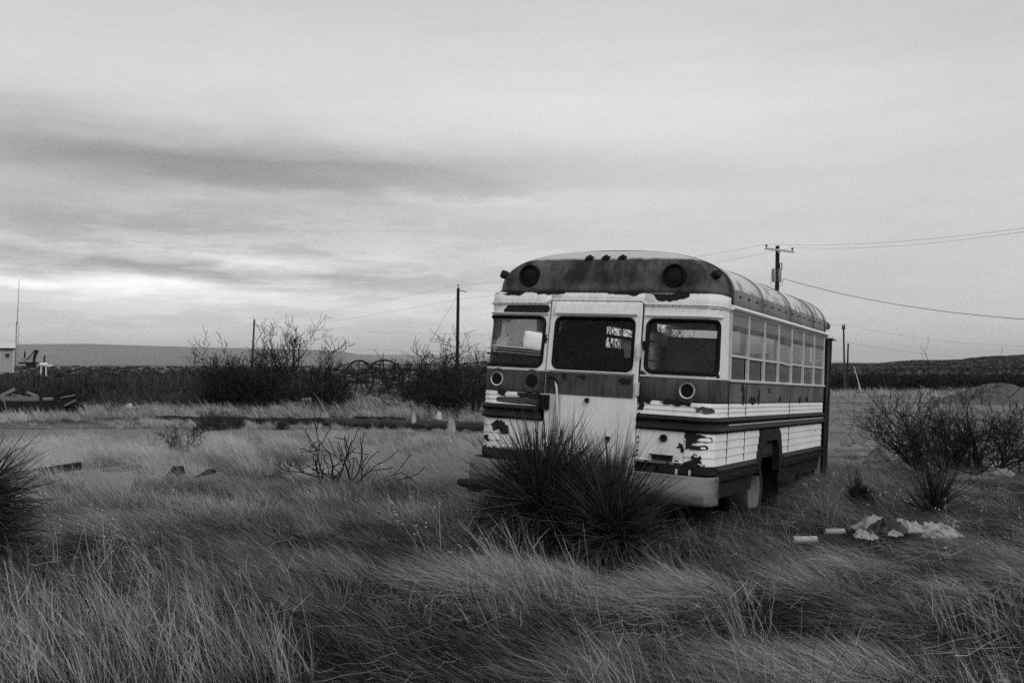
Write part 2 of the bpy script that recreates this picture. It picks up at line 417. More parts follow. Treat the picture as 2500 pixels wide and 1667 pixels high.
def glass(name, dust, dustcol, tint=.8, streak=6.0, refl=1.0):
    m = bpy.data.materials.new(name); m.use_nodes = True; t = m.node_tree; t.nodes.clear(); b = NB(t)
    c = b.n('ShaderNodeTexCoord').outputs['Object']
    tr = b.n('ShaderNodeBsdfTransparent'); tr.inputs[0].default_value = (tint, tint, tint, 1)
    gl = b.n('ShaderNodeBsdfGlossy'); gl.inputs['Roughness'].default_value = .06; gl.inputs[0].default_value = (.9 * refl, .9 * refl, .9 * refl, 1)
    fr = b.n('ShaderNodeFresnel'); fr.inputs[0].default_value = 1.5
    mx = b.n('ShaderNodeMixShader'); t.links.new(fr.outputs[0], mx.inputs[0]); t.links.new(tr.outputs[0], mx.inputs[1]); t.links.new(gl.outputs[0], mx.inputs[2])
    df = b.n('ShaderNodeBsdfDiffuse'); df.inputs[0].default_value = (dustcol, dustcol, dustcol, 1)
    n = b.noise(b.mapping(c, (streak, streak, 1.2)), 2.0, 6, .65); n2 = b.noise(c, 1.7, 5, .6)
    k = b.m('MULTIPLY', b.m('ADD', b.m('MULTIPLY', n, .7), b.m('MULTIPLY', n2, .9)), dust * 1.25, clamp=True)
    mx2 = b.n('ShaderNodeMixShader'); t.links.new(k, mx2.inputs[0]); t.links.new(mx.outputs[0], mx2.inputs[1]); t.links.new(df.outputs[0], mx2.inputs[2])
    o = b.n('ShaderNodeOutputMaterial'); t.links.new(mx2.outputs[0], o.inputs[0])
    MATS[name] = m
    return m
g_rear = glass('dusty rear glass', .025, .2, .95, refl=.4)
g_door = glass('cleaner door glass', .012, .2, .92, refl=.3)
g_side = glass('milky side glass', .44, .30, .55)
g_low = glass('grimy lower side glass', .38, .2, .6)
g_mid = glass('milky far glass', .45, .5, .9)
g_far = glass('far side glass', .12, .4, .9)

# ------------------------------------------------------------------ bus
BS = .92
YAW, BPI, BRO = .4963, -.0312, .0418
BT = Vector((.7952 * BS, 10.6893 * BS, -1.25 * BS + CAMH))
def bus_rot():
    cy, sy = math.cos(YAW), math.sin(YAW); cp, sp = math.cos(BPI), math.sin(BPI); cr, sr = math.cos(BRO), math.sin(BRO)
    Rz = Matrix(((cy, sy, 0), (-sy, cy, 0), (0, 0, 1))); Rx = Matrix(((1, 0, 0), (0, cp, -sp), (0, sp, cp))); Ry = Matrix(((cr, 0, sr), (0, 1, 0), (-sr, 0, cr)))
    return Rz @ Rx @ Ry
BR = bus_rot()
bus = thing('abandoned_bus', 'derelict white and dark school bus tilting in the grass, rear door facing us', 'bus', BT, BR.to_euler())
HW, RC = 1.25, .15
XF = HW - RC; ARC = RC * math.pi / 2
ZK, SL, TUM = 1.03, .075, .02
def sside(y): return XF + ARC + (y - RC)
def surf(s, z, off=0.):
    """point on the body skin: s = distance along the waist from the middle of the rear, z = height"""
    sg = 1 if s >= 0 else -1; a = abs(s)
    if a <= XF: x, y, nx, ny = a, 0., 0., -1.
    elif a <= XF + ARC:
        t = (a - XF) / RC; x = XF + RC * math.sin(t); y = RC - RC * math.cos(t); nx, ny = math.sin(t), -math.cos(t)
    else: x, y, nx, ny = HW, RC + (a - XF - ARC), 1., 0.
    x += nx * off; y += ny * off
    if z > ZK:
        y += SL * (z - ZK) * max(0., 1 - max(y, 0) / .5)
        x -= TUM * (z - ZK) * min(1, a / XF)
    return Vector((sg * x, y, z))
def sarr(s0, s1, step=.12):
    """sample s, denser on the corner arcs"""
    out = [s0, s1]
    n = max(1, int(abs(s1 - s0) / step)); out += [s0 + (s1 - s0) * i / n for i in range(n + 1)]
    for sg in (-1, 1):
        for i in range(7):
            q = sg * (XF + ARC * i / 6)
            if min(s0, s1) < q < max(s0, s1): out.append(q)
    out = sorted(out); res = [out[0]]
    for q in out[1:]:
        if q - res[-1] > .004: res.append(q)
    res[-1] = max(s0, s1)
    return res
def sweep(prof, s0, s1, step=.15):
    """prof = [(z, off)...] along the waist"""
    m = MB(); ss = sarr(s0, s1, step)
    m.grid([[surf(s, z, o) for s in ss] for z, o in prof]); return m
def capped(prof, s0, s1, step=.15):
    m = MB(); ss = sarr(s0, s1, step); n = len(prof)
    rows = [[surf(s, z, o) for z, o in prof] for s in ss]
    m.grid(rows); m.add(rows[0], [tuple(range(n))]); m.add(rows[-1], [tuple(range(n))]); return m
def rrect(s0, s1, z0, z1, r, ns=8, kc=7):
    """closed rounded rectangle and matching points on its bounding rectangle corners"""
    pts = []; cor = [((s1 - r, z0 + r), -90), ((s1 - r, z1 - r), 0), ((s0 + r, z1 - r), 90), ((s0 + r, z0 + r), 180)]
    ends = [((s0 + r, z0), (s1 - r, z0)), ((s1, z0 + r), (s1, z1 - r)), ((s1 - r, z1), (s0 + r, z1)), ((s0, z1 - r), (s0, z0 + r))]
    for (a, b), (c, ang) in zip(ends, cor):
        for i in range(ns): pts.append((a[0] + (b[0] - a[0]) * i / ns, a[1] + (b[1] - a[1]) * i / ns))
        for i in range(kc):
            t = R_(ang + 90 * i / kc); pts.append((c[0] + r * math.cos(t), c[1] + r * math.sin(t)))
    return pts
def orect(s0, s1, z0, z1, ns=8, kc=7, r=.08):
    pts = []
    C = [(s1, z0), (s1, z1), (s0, z1), (s0, z0)]
    ends = [((s0 + r, z0), (s1 - r, z0)), ((s1, z0 + r), (s1, z1 - r)), ((s1 - r, z1), (s0 + r, z1)), ((s0, z1 - r), (s0, z0 + r))]
    nxt = [((s1, z0 + r)), ((s1 - r, z1)), ((s0, z1 - r)), ((s0 + r, z0))]
    for i4, (a, b) in enumerate(ends):
        for i in range(ns): pts.append((a[0] + (b[0] - a[0]) * i / ns, a[1] + (b[1] - a[1]) * i / ns))
        c = C[i4]; e = nxt[i4]
        for i in range(kc):
            t = i / kc
            if i == kc // 2: pts.append(c)
            elif t < .5: pts.append((b[0] + (c[0] - b[0]) * 2 * t, b[1] + (c[1] - b[1]) * 2 * t))
            else: pts.append((c[0] + (e[0] - c[0]) * (2 * t - 1), c[1] + (e[1] - c[1]) * (2 * t - 1)))
    return pts
def ring(outer, inner, steps, off0=0., off1=0.):
    m = MB(); rows = []
    for k in range(steps + 1):
        t = k / steps
        row = [surf(o[0] + (i[0] - o[0]) * t, o[1] + (i[1] - o[1]) * t, off0 + (off1 - off0) * t) for o, i in zip(outer, inner)]
        rows.append(row + [row[0]])
    m.grid(rows); return m
def gasket(s0, s1, z0, z1, r, w, off=.012, ns=8):
    """rubber moulding round a window: flat strip with a raised outer lip"""
    m = MB(); rows = []
    for e, o in ((.012, 0), (.012, off), (-.004, off + .006), (-w + .006, off * .6), (-w, -.004)):
        P = rrect(s0 - e, s1 + e, z0 - e, z1 + e, max(.01, r + e), ns)
        row = [surf(p[0], p[1], o) for p in P]; rows.append(row + [row[0]])
    m.grid(rows); return m
def pane(s0, s1, z0, z1, off, step=.06):
    m = MB(); ss = sarr(s0, s1, step); rows = []
    for k in range(5): rows.append([surf(s, z0 + (z1 - z0) * k / 4, off) for s in ss])
    m.grid(rows); return m
def ragged(cx, cz, pts, off, seed, jag=.012, n=4):
    """flaked-paint outline (pts relative to cx, cz) on the body skin, roughened"""
    rr = random.Random(seed); out = []
    for i, p in enumerate(pts):
        q = pts[(i + 1) % len(pts)]
        for k in range(n):
            t = k / n
            out.append((cx + p[0] + (q[0] - p[0]) * t + rr.uniform(-jag, jag), cz + p[1] + (q[1] - p[1]) * t + rr.uniform(-jag, jag)))
    m = MB(); P = [surf(a, b, off) for a, b in out]
    c = surf(sum(p[0] for p in out) / len(out), sum(p[1] for p in out) / len(out), off)
    m.add(P + [c], [(i, (i + 1) % len(P), len(P)) for i in range(len(P))])
    return m

SE = sside(.48)                                    # seam where the side panels start
YEND = 5.06                                        # end of the side windows
# rear corner panels with their window openings
for sg in (1, -1):
    a, b = .515, SE
    ws0, ws1 = .56, XF + ARC * (.86 if sg > 0 else 1.12)
    s0, s1 = (a, b) if sg > 0 else (-b, -a)
    h0, h1 = (ws0, ws1) if sg > 0 else (-ws1, -ws0)
    P = ring(orect(s0, s1, 1.045, 1.752), rrect(h0, h1, 1.095, 1.61, .075), 5)
    P.build('corner_panel', m_white, bus, smooth=True, solid=.025)
    gk = gasket(h0, h1, 1.095, 1.61, .075, .026).build('window_gasket', m_black, bus, smooth=True)
    pane(h0 + .01, h1 - .01, 1.10, 1.605, -.012).build('rear_window', g_rear, bus, smooth=True)
    # eyebrow crease over the window
    e0, e1 = (.53, XF + ARC * 1.1) if sg > 0 else (-XF - ARC * 1.1, -.53)
    capped([(1.652, .002), (1.648, .022), (1.640, .020), (1.636, .002)], e0, e1).build('window_hood', m_white, bus, smooth=True)
    # sill strip under the window
    capped([(1.072, .001), (1.070, .010), (1.056, .010), (1.052, .001)], s0, s1).build('sill_strip', m_alu, bus, smooth=True)
# header band above windows and door
for s0, s1, z0 in ((-SE, -.515, 1.754), (.515, SE, 1.754), (-.513, .513, 1.792)):
    sweep([(z0, .002), (z0 + .03, .004), (1.862, .004)], s0, s1).build('header_panel', m_white, bus, smooth=True, solid=.02)
# drip moulding, stepping up over the door
mo = MB()
path = [(-SE + .02, 1.745), (-.56, 1.752), (-.51, 1.786), (.49, 1.786), (.545, 1.752), (SE - .02, 1.745)]
fine_p = []
for (p, q) in zip(path[:-1], path[1:]):
    ss = sarr(p[0], q[0], .06)
    for s in ss: fine_p.append((s, p[1] + (q[1] - p[1]) * (s - p[0]) / (q[0] - p[0])))
mo.grid([[surf(s, z + dz_, o) for s, z in fine_p] for dz_, o in ((.014, .003), (.012, .022), (.002, .026), (-.004, .012), (-.018, .010), (-.02, .002))])
mo.build('drip_moulding', m_white, bus, smooth=True)
rv = MB()
for k in range(34):
    s = -1.1 + 2.25 * k / 33
    z = 1.742 if abs(s) > .53 else 1.777
    rv.disc(surf(s, z, .006), (0, -1, 0), .006, .006, 8)
for k in range(40):
    s = -1.12 + 2.24 * k / 39
    rv.disc(surf(s, 1.873, .008), (0, -1, 0), .007, .006, 8)
tag(rv.build('rivet', m_seam, bus), kind='stuff')

# emergency door
door = MB()
dhole = rrect(-.43, .43, 1.095, 1.612, .07)
door = ring(orect(-.497, .497, .14, 1.772), dhole, 6, .016, .016).build('rear_door', m_white, bus, smooth=True, solid=.03)
gasket(-.43, .43, 1.095, 1.612, .07, .03, .022).build('window_gasket', m_black, door, smooth=True)
pane(-.425, .425, 1.10, 1.607, -.004).build('door_window', g_door, door)
capped([(1.745, .016), (1.745, .036), (1.652, .048), (1.640, .040), (1.640, .016)], -.44, .46).build('door_hood', m_white, door, smooth=True)
capped([(1.055, .017), (1.055, .024), (.835, .024), (.835, .017)], -.49, .455).build('door_band', m_band, door)
capped([(1.082, .017), (1.080, .03), (1.068, .03), (1.064, .017)], -.47, .47).build('sill_strip', m_alu, door)
for z in (1.30, .93, .36):
    h = MB().box((.505, -.03, z), (.03, .022, .13)); h.tube([(.492, -.042, z - .06), (.492, -.042, z + .06)], .009, 8)
    h.build('hinge', m_alu, door)
hb = MB().box((-.485, -.045, .745), (.105, .05, .15)); hb.box((-.60, -.05, .715), (.2, .012, .012), Matrix.Rotation(.18, 3, 'Y'))
hb.build('door_latch', m_black, door, bevel=.006)
rod = MB().tube([(-.37, -.05, .985), (-.345, -.052, .87), (-.33, -.05, .66), (-.30, -.048, .48), (-.285, -.048, .30)], [.011, .012, .012, .011, .009], 6)
rod.build('latch_rod', m_alu, door)
lv = MB().tube([(-.43, -.03, 1.00), (-.40, -.06, .995), (-.36, -.06, .975), (-.33, -.05, .935)], [.018, .016, .013, .008], 6); lv.build('door_handle', m_black, door)
for x, z in ((-.02, .79), (.22, .43), (-.29, .45)):
    MB().box((x, -.035, z), (.04, .03, .045)).build('bracket', m_rail, door, bevel=.004)
for k, (cx, cz, pts, mm) in enumerate(((.36, 1.0, [(-.07, .02), (.05, .03), (.08, 0), (.06, -.035), (-.03, -.03)], m_seam), (-.28, 1.01, [(-.03, .03), (.02, .03), (.02, -.03), (-.03, -.02)], m_seam),
                                 (-.1, 1.02, [(-.05, .012), (.06, .015), (.05, -.02), (-.05, -.015)], m_seam))):
    ragged(cx, cz, pts, .0265, k + 50).build('paint_flake', mm, door)
# dark waist band: rear corners and sides
for sg in (1, -1):
    a, b = .50, SE
    s0, s1 = (a, b) if sg > 0 else (-b, -a)
    sweep([(1.05, .003), (1.04, .006), (.845, .006), (.835, .002)], s0, s1).build('waist_band', m_band, bus, smooth=True, solid=.015)
    for y0, y1 in ((.485, 1.105), (1.112, 3.06), (3.067, YEND)):
        q0, q1 = (sside(y0), sside(y1)) if sg > 0 else (-sside(y1), -sside(y0))
        sweep([(1.042, .002), (1.03, .006), (.845, .006), (.835, .002)], q0, q1, 1.0).build('waist_band', m_band_side, bus, solid=.015)
# fluted panels
def flutes(z0, z1, n, depth=.012):
    pr = []; h = (z1 - z0) / n
    for i in range(n):
        a = z0 + i * h
        pr += [(a, .0), (a + .003, depth), (a + .012, depth), (a + h * .55, depth * .55), (a + h - .004, .002)]
    return pr
up, lo = flutes(.695, .833, 3, .008), flutes(.237, .548, 4, .009)
for sg in (1, -1):
    def S(a, b): return (a, b) if sg > 0 else (-b, -a)
    sweep(up, *S(.505, SE - .004)).build('fluted_panel', m_white, bus, solid=.012)
    for y0, y1 in ((.484, 1.104), (1.112, 3.06), (3.067, YEND - .02)):
        sweep(up, *S(sside(y0), sside(y1)), 1.).build('fluted_panel', m_white2, bus, solid=.012)
    sweep(lo, *S(.99, SE - .004)).build('fluted_panel', m_white, bus, solid=.012)
    for y0, y1 in ((.484, 1.104), (1.112, 1.70), (2.64, 3.06), (3.067, YEND - .04)):
        sweep(lo, *S(sside(y0), sside(y1)), 1.).build('fluted_panel', m_white2, bus, solid=.012)
    # plain rear panel beside the door
    sweep([(.237, .002), (.26, .016), (.275, .006), (.53, .006), (.548, .002)], *S(.505, .985)).build('rear_lower_panel', m_white, bus, solid=.012)
    # double rub rail
    prof = [(.552, .002), (.556, .03), (.575, .045), (.60, .03), (.612, .018), (.632, .016), (.645, .032), (.665, .046), (.686, .03), (.692, .002)]
    capped(prof, *S(.52, SE - .002)).build('rub_rail', m_rail, bus, smooth=True)
    capped(prof, *S(SE, sside(YEND - .01)), 1.).build('rub_rail', m_rail, bus, smooth=True)
    capped([(.616, .02), (.63, .024), (.628, .017)], *S(SE, sside(YEND - .02)), 1.).build('rail_trim', m_alu, bus)
    # lower rail and skirt
    for y0, y1 in ((.16, 1.57), (2.76, YEND - .03)):
        capped([(.10, .002), (.095, .035), (.15, .045), (.155, .02), (.20, .032), (.235, .002)], *S(sside(y0), sside(y1)), 1.).build('lower_rail', m_rail, bus, smooth=True)
        sweep([(.10, -.012), (-.085, -.03)], *S(sside(y0), sside(y1)), .6).build('skirt', m_skirt, bus, solid=.01)
    capped([(.15, .0), (.16, .016), (.232, .016), (.234, .0)], *S(.75, sside(.155))).build('corner_skirt', m_skirt, bus)
    # wheel arch plate
    def arch(pts_o, pts_i):
        m = MB(); n = 40
        def rs(pts):
            L_ = [0]
            for p, q in zip(pts[:-1], pts[1:]): L_.append(L_[-1] + math.dist(p, q))
            o = []
            for i in range(n + 1):
                t = L_[-1] * i / n
                j = max(k for k in range(len(L_)) if L_[k] <= t + 1e-9); j = min(j, len(pts) - 2)
                f = (t - L_[j]) / (L_[j + 1] - L_[j]); o.append((pts[j][0] + (pts[j + 1][0] - pts[j][0]) * f, pts[j][1] + (pts[j + 1][1] - pts[j][1]) * f))
            return o
        A, Bq = rs(pts_o), rs(pts_i)
        m.grid([[Vector((sg * (HW + .006), y, z)) for y, z in A], [Vector((sg * (HW + .028), y + (by - y) * .12, z + (bz - z) * .12)) for (y, z), (by, bz) in zip(A, Bq)],
                [Vector((sg * (HW + .026), y + (by - y) * .85, z + (bz - z) * .85)) for (y, z), (by, bz) in zip(A, Bq)],
                [Vector((sg * (HW + .03), y, z)) for y, z in Bq], [Vector((sg * (HW - .06), y, z)) for y, z in Bq]])
        return m
    oo = [(1.585, .19), (1.60, .235), (1.70, .47), (1.73, .525), (1.78, .55), (2.53, .55), (2.60, .525), (2.64, .47), (2.745, .235), (2.76, .15)]
    ii = [(1.71, .05), (1.74, .16), (1.79, .32), (1.85, .39), (1.95, .42), (2.38, .42), (2.46, .40), (2.52, .33), (2.58, .16), (2.60, .05)]
    arch(oo, ii).build('wheel_arch', m_skirt, bus, smooth=True)
    wl = MB()                                              # dark inner well
    wl.box((sg * .78, 2.17, .45), (.85, 1.0, .02)).box((sg * .50, 2.17, .0), (.02, 1.24, .98)).box((sg * .86, 2.80, .05), (.72, .02, .9))
    wl.build('wheel_well', m_black, bus)
    # rear wheel: tyre with a pale dished rim
    wc = Vector((sg * 1.065, 2.30, -.185)); ax = (sg, 0, 0)
    ty = MB().lathe(wc - Vector((sg * .27, 0, 0)), ax, [(.24, .0), (.34, -.01), (.375, .03), (.385, .10), (.385, .19), (.375, .25), (.34, .285), (.26, .275), (.245, .255), (.24, .0)], 36)
    ty = ty.build('wheel', m_tyre, bus, smooth=True)
    MB().lathe(wc - Vector((sg * .27, 0, 0)), ax, [(.0, .10), (.08, .10), (.10, .12), (.14, .11), (.19, .15), (.215, .24), (.235, .268), (.252, .274), (.25, .25)], 36).build('rim', m_rim, ty, smooth=True)
    # side window band: sill, mullions, transom, mid rail, panes
    capped([(1.043, .003), (1.043, .022), (1.060, .026), (1.068, .018), (1.070, -.03)], *S(SE, sside(YEND)), 1.).build('window_sill', m_alu if sg > 0 else m_white, bus)
    capped([(1.700, -.02), (1.735, .012), (1.755, .052), (1.768, .058), (1.785, .04), (1.80, .0)], *S(SE - .03, sside(YEND + .1)), 1.).build('drip_rail', m_white, bus)
    for i in range(8):
        y = .50 + i * (YEND - .02 - .50) / 7
        wdt = .026
        capped([(1.068, -.02), (1.068, .012), (1.72, .012), (1.72, -.02)], *S(sside(y - wdt / 2), sside(y + wdt / 2))).build('window_post', m_alu, bus)
    for i in range(7):
        p = (YEND - .02 - .50) / 7
        ya = .50 + i * p + .018; yb = .50 + (i + 1) * p - .018
        q = S(sside(ya), sside(yb)); drop = .035 if i == 3 else (.0 if i != 6 else -.005)
        if sg > 0 or i not in (2, 3, 4, 5):
            w = capped([(1.60, -.012), (1.60, -.002), (1.725, -.002), (1.725, -.012)], *q).build('transom_panel', m_transom if sg > 0 else g_far, bus)
        capped([(1.555 - drop, -.018), (1.555 - drop, -.001), (1.60, .001), (1.60, -.018)], *q).build('window_sash', m_band_side, bus)
        if sg > 0:
            # mid rail, sagging a little where a sash has slipped
            zr = 1.285 + (.0 if i % 3 else .006)
            m = MB(); dzr = -.02 if i == 3 else 0
            A = [surf(q[0], zr, .004), surf(q[1], zr + dzr, .004), surf(q[1], zr + .02 + dzr, .004), surf(q[0], zr + .02, .004)]
            m.add(A, [(0, 1, 2, 3)]); m.build('middle_rail', m_alu, bus, solid=.015)
            gap = .16 if i == 5 else 0.
            pane(q[0], q[1] - gap, zr + .02, 1.556 - drop, -.012, .5).build('side_pane', g_side, bus)
            pane(q[0], q[1] - .06, 1.07, zr, -.016, .5).build('side_pane', g_low, bus)
        else:
            capped([(1.29, -.014), (1.29, -.0), (1.31, -.0), (1.31, -.014)], *q).build('middle_rail', m_band, bus)
            if i not in (2, 4): pane(q[0], q[1], 1.07, 1.29, -.012, .5).build('side_pane', g_mid if i == 5 else g_far, bus)
            if i not in (1, 2, 3, 4): pane(q[0], q[1], 1.31, 1.556, -.012, .5).build('side_pane', g_mid if i == 5 else g_far, bus)
# vertical panel seams on the right side
for y in (.482, 1.108, 3.063):
    for zc, hh in ((.765, .14), (.393, .31), (.94, .2)):
        MB().box((HW + .007, y, zc), (.008, .008, hh)).build('panel_seam', m_seam, bus)

# rear roof cap, roof and front cap
RH, RB, RM = .475, .52, 2.55
Z0 = 1.862
def roof_pt(phi, z, yc, b, sgn):
    """superellipse plan shrinking with height; phi 0..pi goes left to right round the end"""
    r = max(0., 1 - (z / RH) ** RM) ** (1 / RM)
    n = 5.0
    cx, cy = math.cos(math.pi - phi), math.sin(phi)
    k = (abs(cx) ** n + abs(cy) ** n) ** (-1 / n)
    return Vector(((HW - .02) * cx * k * r, yc - sgn * b * cy * k * r, Z0 + z))
def cap(yc, b, sgn, name, m_, z_lo=0.):
    m = MB(); rows = []
    for i in range(19):
        z = RH * math.sin(math.pi / 2 * i / 18) ** .9
        rows.append([roof_pt(math.pi * k / 56, max(z, z_lo), yc, b, sgn) for k in range(57)])
    m.grid(rows); return m.build(name, m_, bus, smooth=True, solid=.015)
yrc = .058 + RB
cap(yrc, RB, 1, 'rear_roof_cap', m_dome)
YF = 5.08
cap(YF + .02, .40, -1, 'front_roof_cap', m_roof)
def arch_row(y, grow=0.):
    out = []
    for k in range(41):
        t = k / 40 * math.pi
        c, s_ = -math.cos(t), math.sin(t)
        kk = (abs(c) ** RM + abs(s_) ** RM) ** (-1 / RM)
        out.append(Vector(((HW - .02 + grow) * c * kk, y, Z0 + (RH + grow) * s_ * kk)))
    lo_ = [Vector((-(HW - .012 + grow), y, 1.79)), ]; hi_ = [Vector(((HW - .012 + grow), y, 1.79))]
    return lo_ + out + hi_
seams = [yrc, 1.72, 3.03, 4.34, YF]
for a, b in zip(seams[:-1], seams[1:]):
    MB().grid([arch_row(a + .003), arch_row((a + b) / 2), arch_row(b - .003)]).build('roof_panel', m_roof, bus, smooth=True, solid=.015)
for k, y in enumerate(seams):
    w = .014 if k else .022
    MB().grid([arch_row(y - w, .001), arch_row(y - w * .5, .009), arch_row(y + w * .5, .009), arch_row(y + w, .001)]).build('roof_rib', m_band_side if 0 < k < 4 else m_band, bus, smooth=True)
MB().grid([arch_row(yrc - .10, .001), arch_row(yrc - .09, .007), arch_row(yrc - .075, .007), arch_row(yrc - .065, .001)]).build('roof_rib', m_seam, bus, smooth=True)
# rivets on the roof side
rr_ = MB()
for y in np.arange(.8, 5.0, .327):
    rr_.disc((HW - .022, y, 1.90), (1, 0, .1), .009, .012, 8); rr_.disc((HW - .022, y + .03, 1.90), (1, 0, .1), .009, .012, 8)
tag(rr_.build('rivet', m_seam, bus), kind='stuff')
# warning lamps on the cap, hooded black discs
for x in (-.785, .785):
    c = Vector((x, .098, 2.035))
    lamp = MB().lathe(c, (0, -1, .12), [(.118, -.06), (.118, .03), (.112, .045), (.100, .045), (.098, .02), (.0, .03)], 32).build('warning_lamp', m_black, bus, smooth=True)
    MB().lathe(c, (0, -1, .12), [(.098, .012), (.06, .028), (.0, .034)], 24).build('lens', m_lens, lamp, smooth=True)
for x in (-.16, .02, .2):
    ml = MB(); p = Vector((x, .178, 2.222)); ml.box(p, (.085, .05, .02), Matrix.Rotation(.8, 3, 'X')); ml.lathe(p + Vector((.01, -.01, .005)), (0, -.5, .7), [(.026, 0), (.024, .02), (.013, .03), (0, .031)], 12)
    ml.build('marker_lamp', m_bare, bus, smooth=True)
for sg in (-1, 1):
    ml = MB(); ml.lathe((sg * 1.155, .22, 2.06), (sg * .8, -.5, .3), [(.045, -.03), (.045, .03), (.035, .05), (.0, .052)], 14)
    ml.build('side_marker_lamp', m_bare, bus, smooth=True)
# tail lamps
def tail(x, z, ring_on, r=.072):
    t = MB().lathe((x, -.006, z), (0, -1, 0), [(r + .05, -.001), (r + .045, .006), (r + .03, .008), (r, .006)], 32).build('tail_lamp', m_band, bus, smooth=True)
    MB().disc((x, -.004, z), (0, -1, 0), r, .008, 28).build('lens', m_lens, t)
    if ring_on:
        MB().lathe((x, -.006, z), (0, -1, 0), [(r - .006, .006), (r - .006, .022), (r + .004, .026), (r + .010, .016), (r + .010, .006)], 32).build('lamp_ring', m_chrome, t, smooth=True)
tail(-1.055, .952, True, .066); tail(-.655, .95, False, .07); tail(1.0, .938, True, .07)
# rear panel fittings on the right
MB().box((.785, -.025, .292), (.20, .03, .045)).box((.775, -.035, .318), (.23, .05, .008)).build('plate_bracket', m_rail, bus)
t = MB().lathe((.785, -.008, .478), (0, -1, 0), [(.038, 0), (.036, .018), (.024, .02), (.022, .004), (0, .004)], 18).build('reflector_mount', m_bare, bus, smooth=True)
for k, (cx, cz, pts, mm) in enumerate((
        (.955, .40, [(-.035, .0), (-.01, .04), (.03, .03), (.035, -.02), (.015, -.045), (0, -.01)], m_bare),
        (1.10, .50, [(-.1, .05), (-.02, .055), (.06, .03), (.14, .01), (.16, -.03), (.03, -.035), (-.05, -.03), (-.07, -.10), (-.1, -.10)], m_bare),
        (1.10, .41, [(-.06, .015), (.1, .03), (.12, -.015), (-.05, -.02)], m_bare),
        (1.08, .275, [(-.02, .06), (.07, .06), (.08, .0), (.12, -.03), (.08, -.05), (-.09, -.05), (-.1, -.01), (-.01, .01)], m_bare),
        (.93, .26, [(-.03, .015), (.02, .02), (.03, -.015), (-.02, -.02)], m_bare),
        (1.10, .345, [(-.02, .006), (.02, .008), (.02, -.006), (-.02, -.006)], m_bare),
        (.56, .835, [(-.05, .03), (.05, .02), (.09, -.01), (.07, -.03), (-.05, -.03)], m_bare),
        (.54, .775, [(-.03, .04), (.03, .03), (.03, -.03), (-.02, -.04)], m_bare),
        (.86, .82, [(-.13, .0), (-.04, .035), (.14, .02), (.18, -.015), (.14, -.03), (-.06, -.025)], m_bare),
        (1.14, .772, [(-.07, .02), (.08, .02), (.13, -.01), (.11, -.035), (-.04, -.03)], m_bare2),
        (-.74, .80, [(-.08, .03), (.2, .04), (.2, -.03), (-.05, -.03)], m_bare),
        (-.80, .745, [(-.22, .03), (.28, .03), (.28, -.03), (-.24, -.03)], m_bare2),
        (-1.0, .82, [(-.04, .02), (.06, .025), (.04, -.04), (-.05, -.02)], m_bare),
        (-1.05, .755, [(-.02, .02), (.03, .0), (.0, -.03)], m_bare),
        (-1.02, .46, [(-.08, .03), (-.03, .07), (.05, .06), (.12, 0), (.13, -.06), (.06, -.08), (0, .0), (-.04, -.05)], m_bare),
        (-1.16, .33, [(-.05, .03), (.03, .03), (.04, -.03), (-.05, -.02)], m_bare),
        (-.82, 1.69, [(-.26, -.01), (-.16, .055), (.27, .05), (.30, .0), (.26, -.045), (-.22, -.04)], m_bare),
        (.76, 1.832, [(-.2, .035), (.24, .035), (.18, -.02), (.05, -.045), (-.1, -.04)], m_bare),
        (.30, 1.853, [(-.2, .015), (.2, .015), (.1, -.012), (-.1, -.012)], m_bare),
        (-.55, 1.856, [(-.2, .012), (.2, .012), (.1, -.012), (-.1, -.012)], m_bare),
        (-1.0, 1.852, [(-.2, .015), (.2, .015), (.1, -.02), (-.16, -.015)], m_bare),
        (.545, 1.35, [(-.025, .03), (.015, .06), (.02, -.04), (-.02, -.05)], m_bare),
        (-.54, 1.38, [(-.02, .03), (.015, .05), (.02, -.04), (-.02, -.05)], m_bare),
        (.57, 1.075, [(-.05, .06), (.0, .01), (.05, -.005), (.05, -.03), (-.05, -.03)], m_bare),
        (1.30, 1.075, [(-.03, .03), (.04, .03), (.04, -.03), (-.04, -.03)], m_bare))):
    off = .0125 if cz < .84 else .0075
    ragged(cx, cz, pts, off, 100 + k).build('paint_flake', mm, bus)
# side flakes on the waist band
for k, (y, z, w, h) in enumerate(((1.0, .90, .06, .10), (.95, .99, .05, .05), (1.35, .865, .16, .045), (1.6, .90, .05, .10), (2.05, .97, .04, .03), (2.55, .875, .07, .03), (3.6, .87, .06, .05), (4.0, .88, .1, .03))):
    s = sside(y)
    ragged(s, z, [(-w, -h * .4), (-w * .4, h), (w * .6, h * .7), (w, -h * .5), (0, -h)], .0085, 300 + k).build('paint_flake', m_seam, bus)
# bolts and small dark marks
bl = MB()
for x in (.62, .84, 1.02, 1.14, -1.16, -1.05): bl.disc(surf(x, .248, .014), (0, -1, 0), .012, .008, 10)
for z in (.70, .60, .47, .42, .34, .30): bl.disc((.528, -.008, z), (0, -1, 0), .009, .01, 8)
tag(bl.build('bolt', m_seam, bus), kind='stuff')
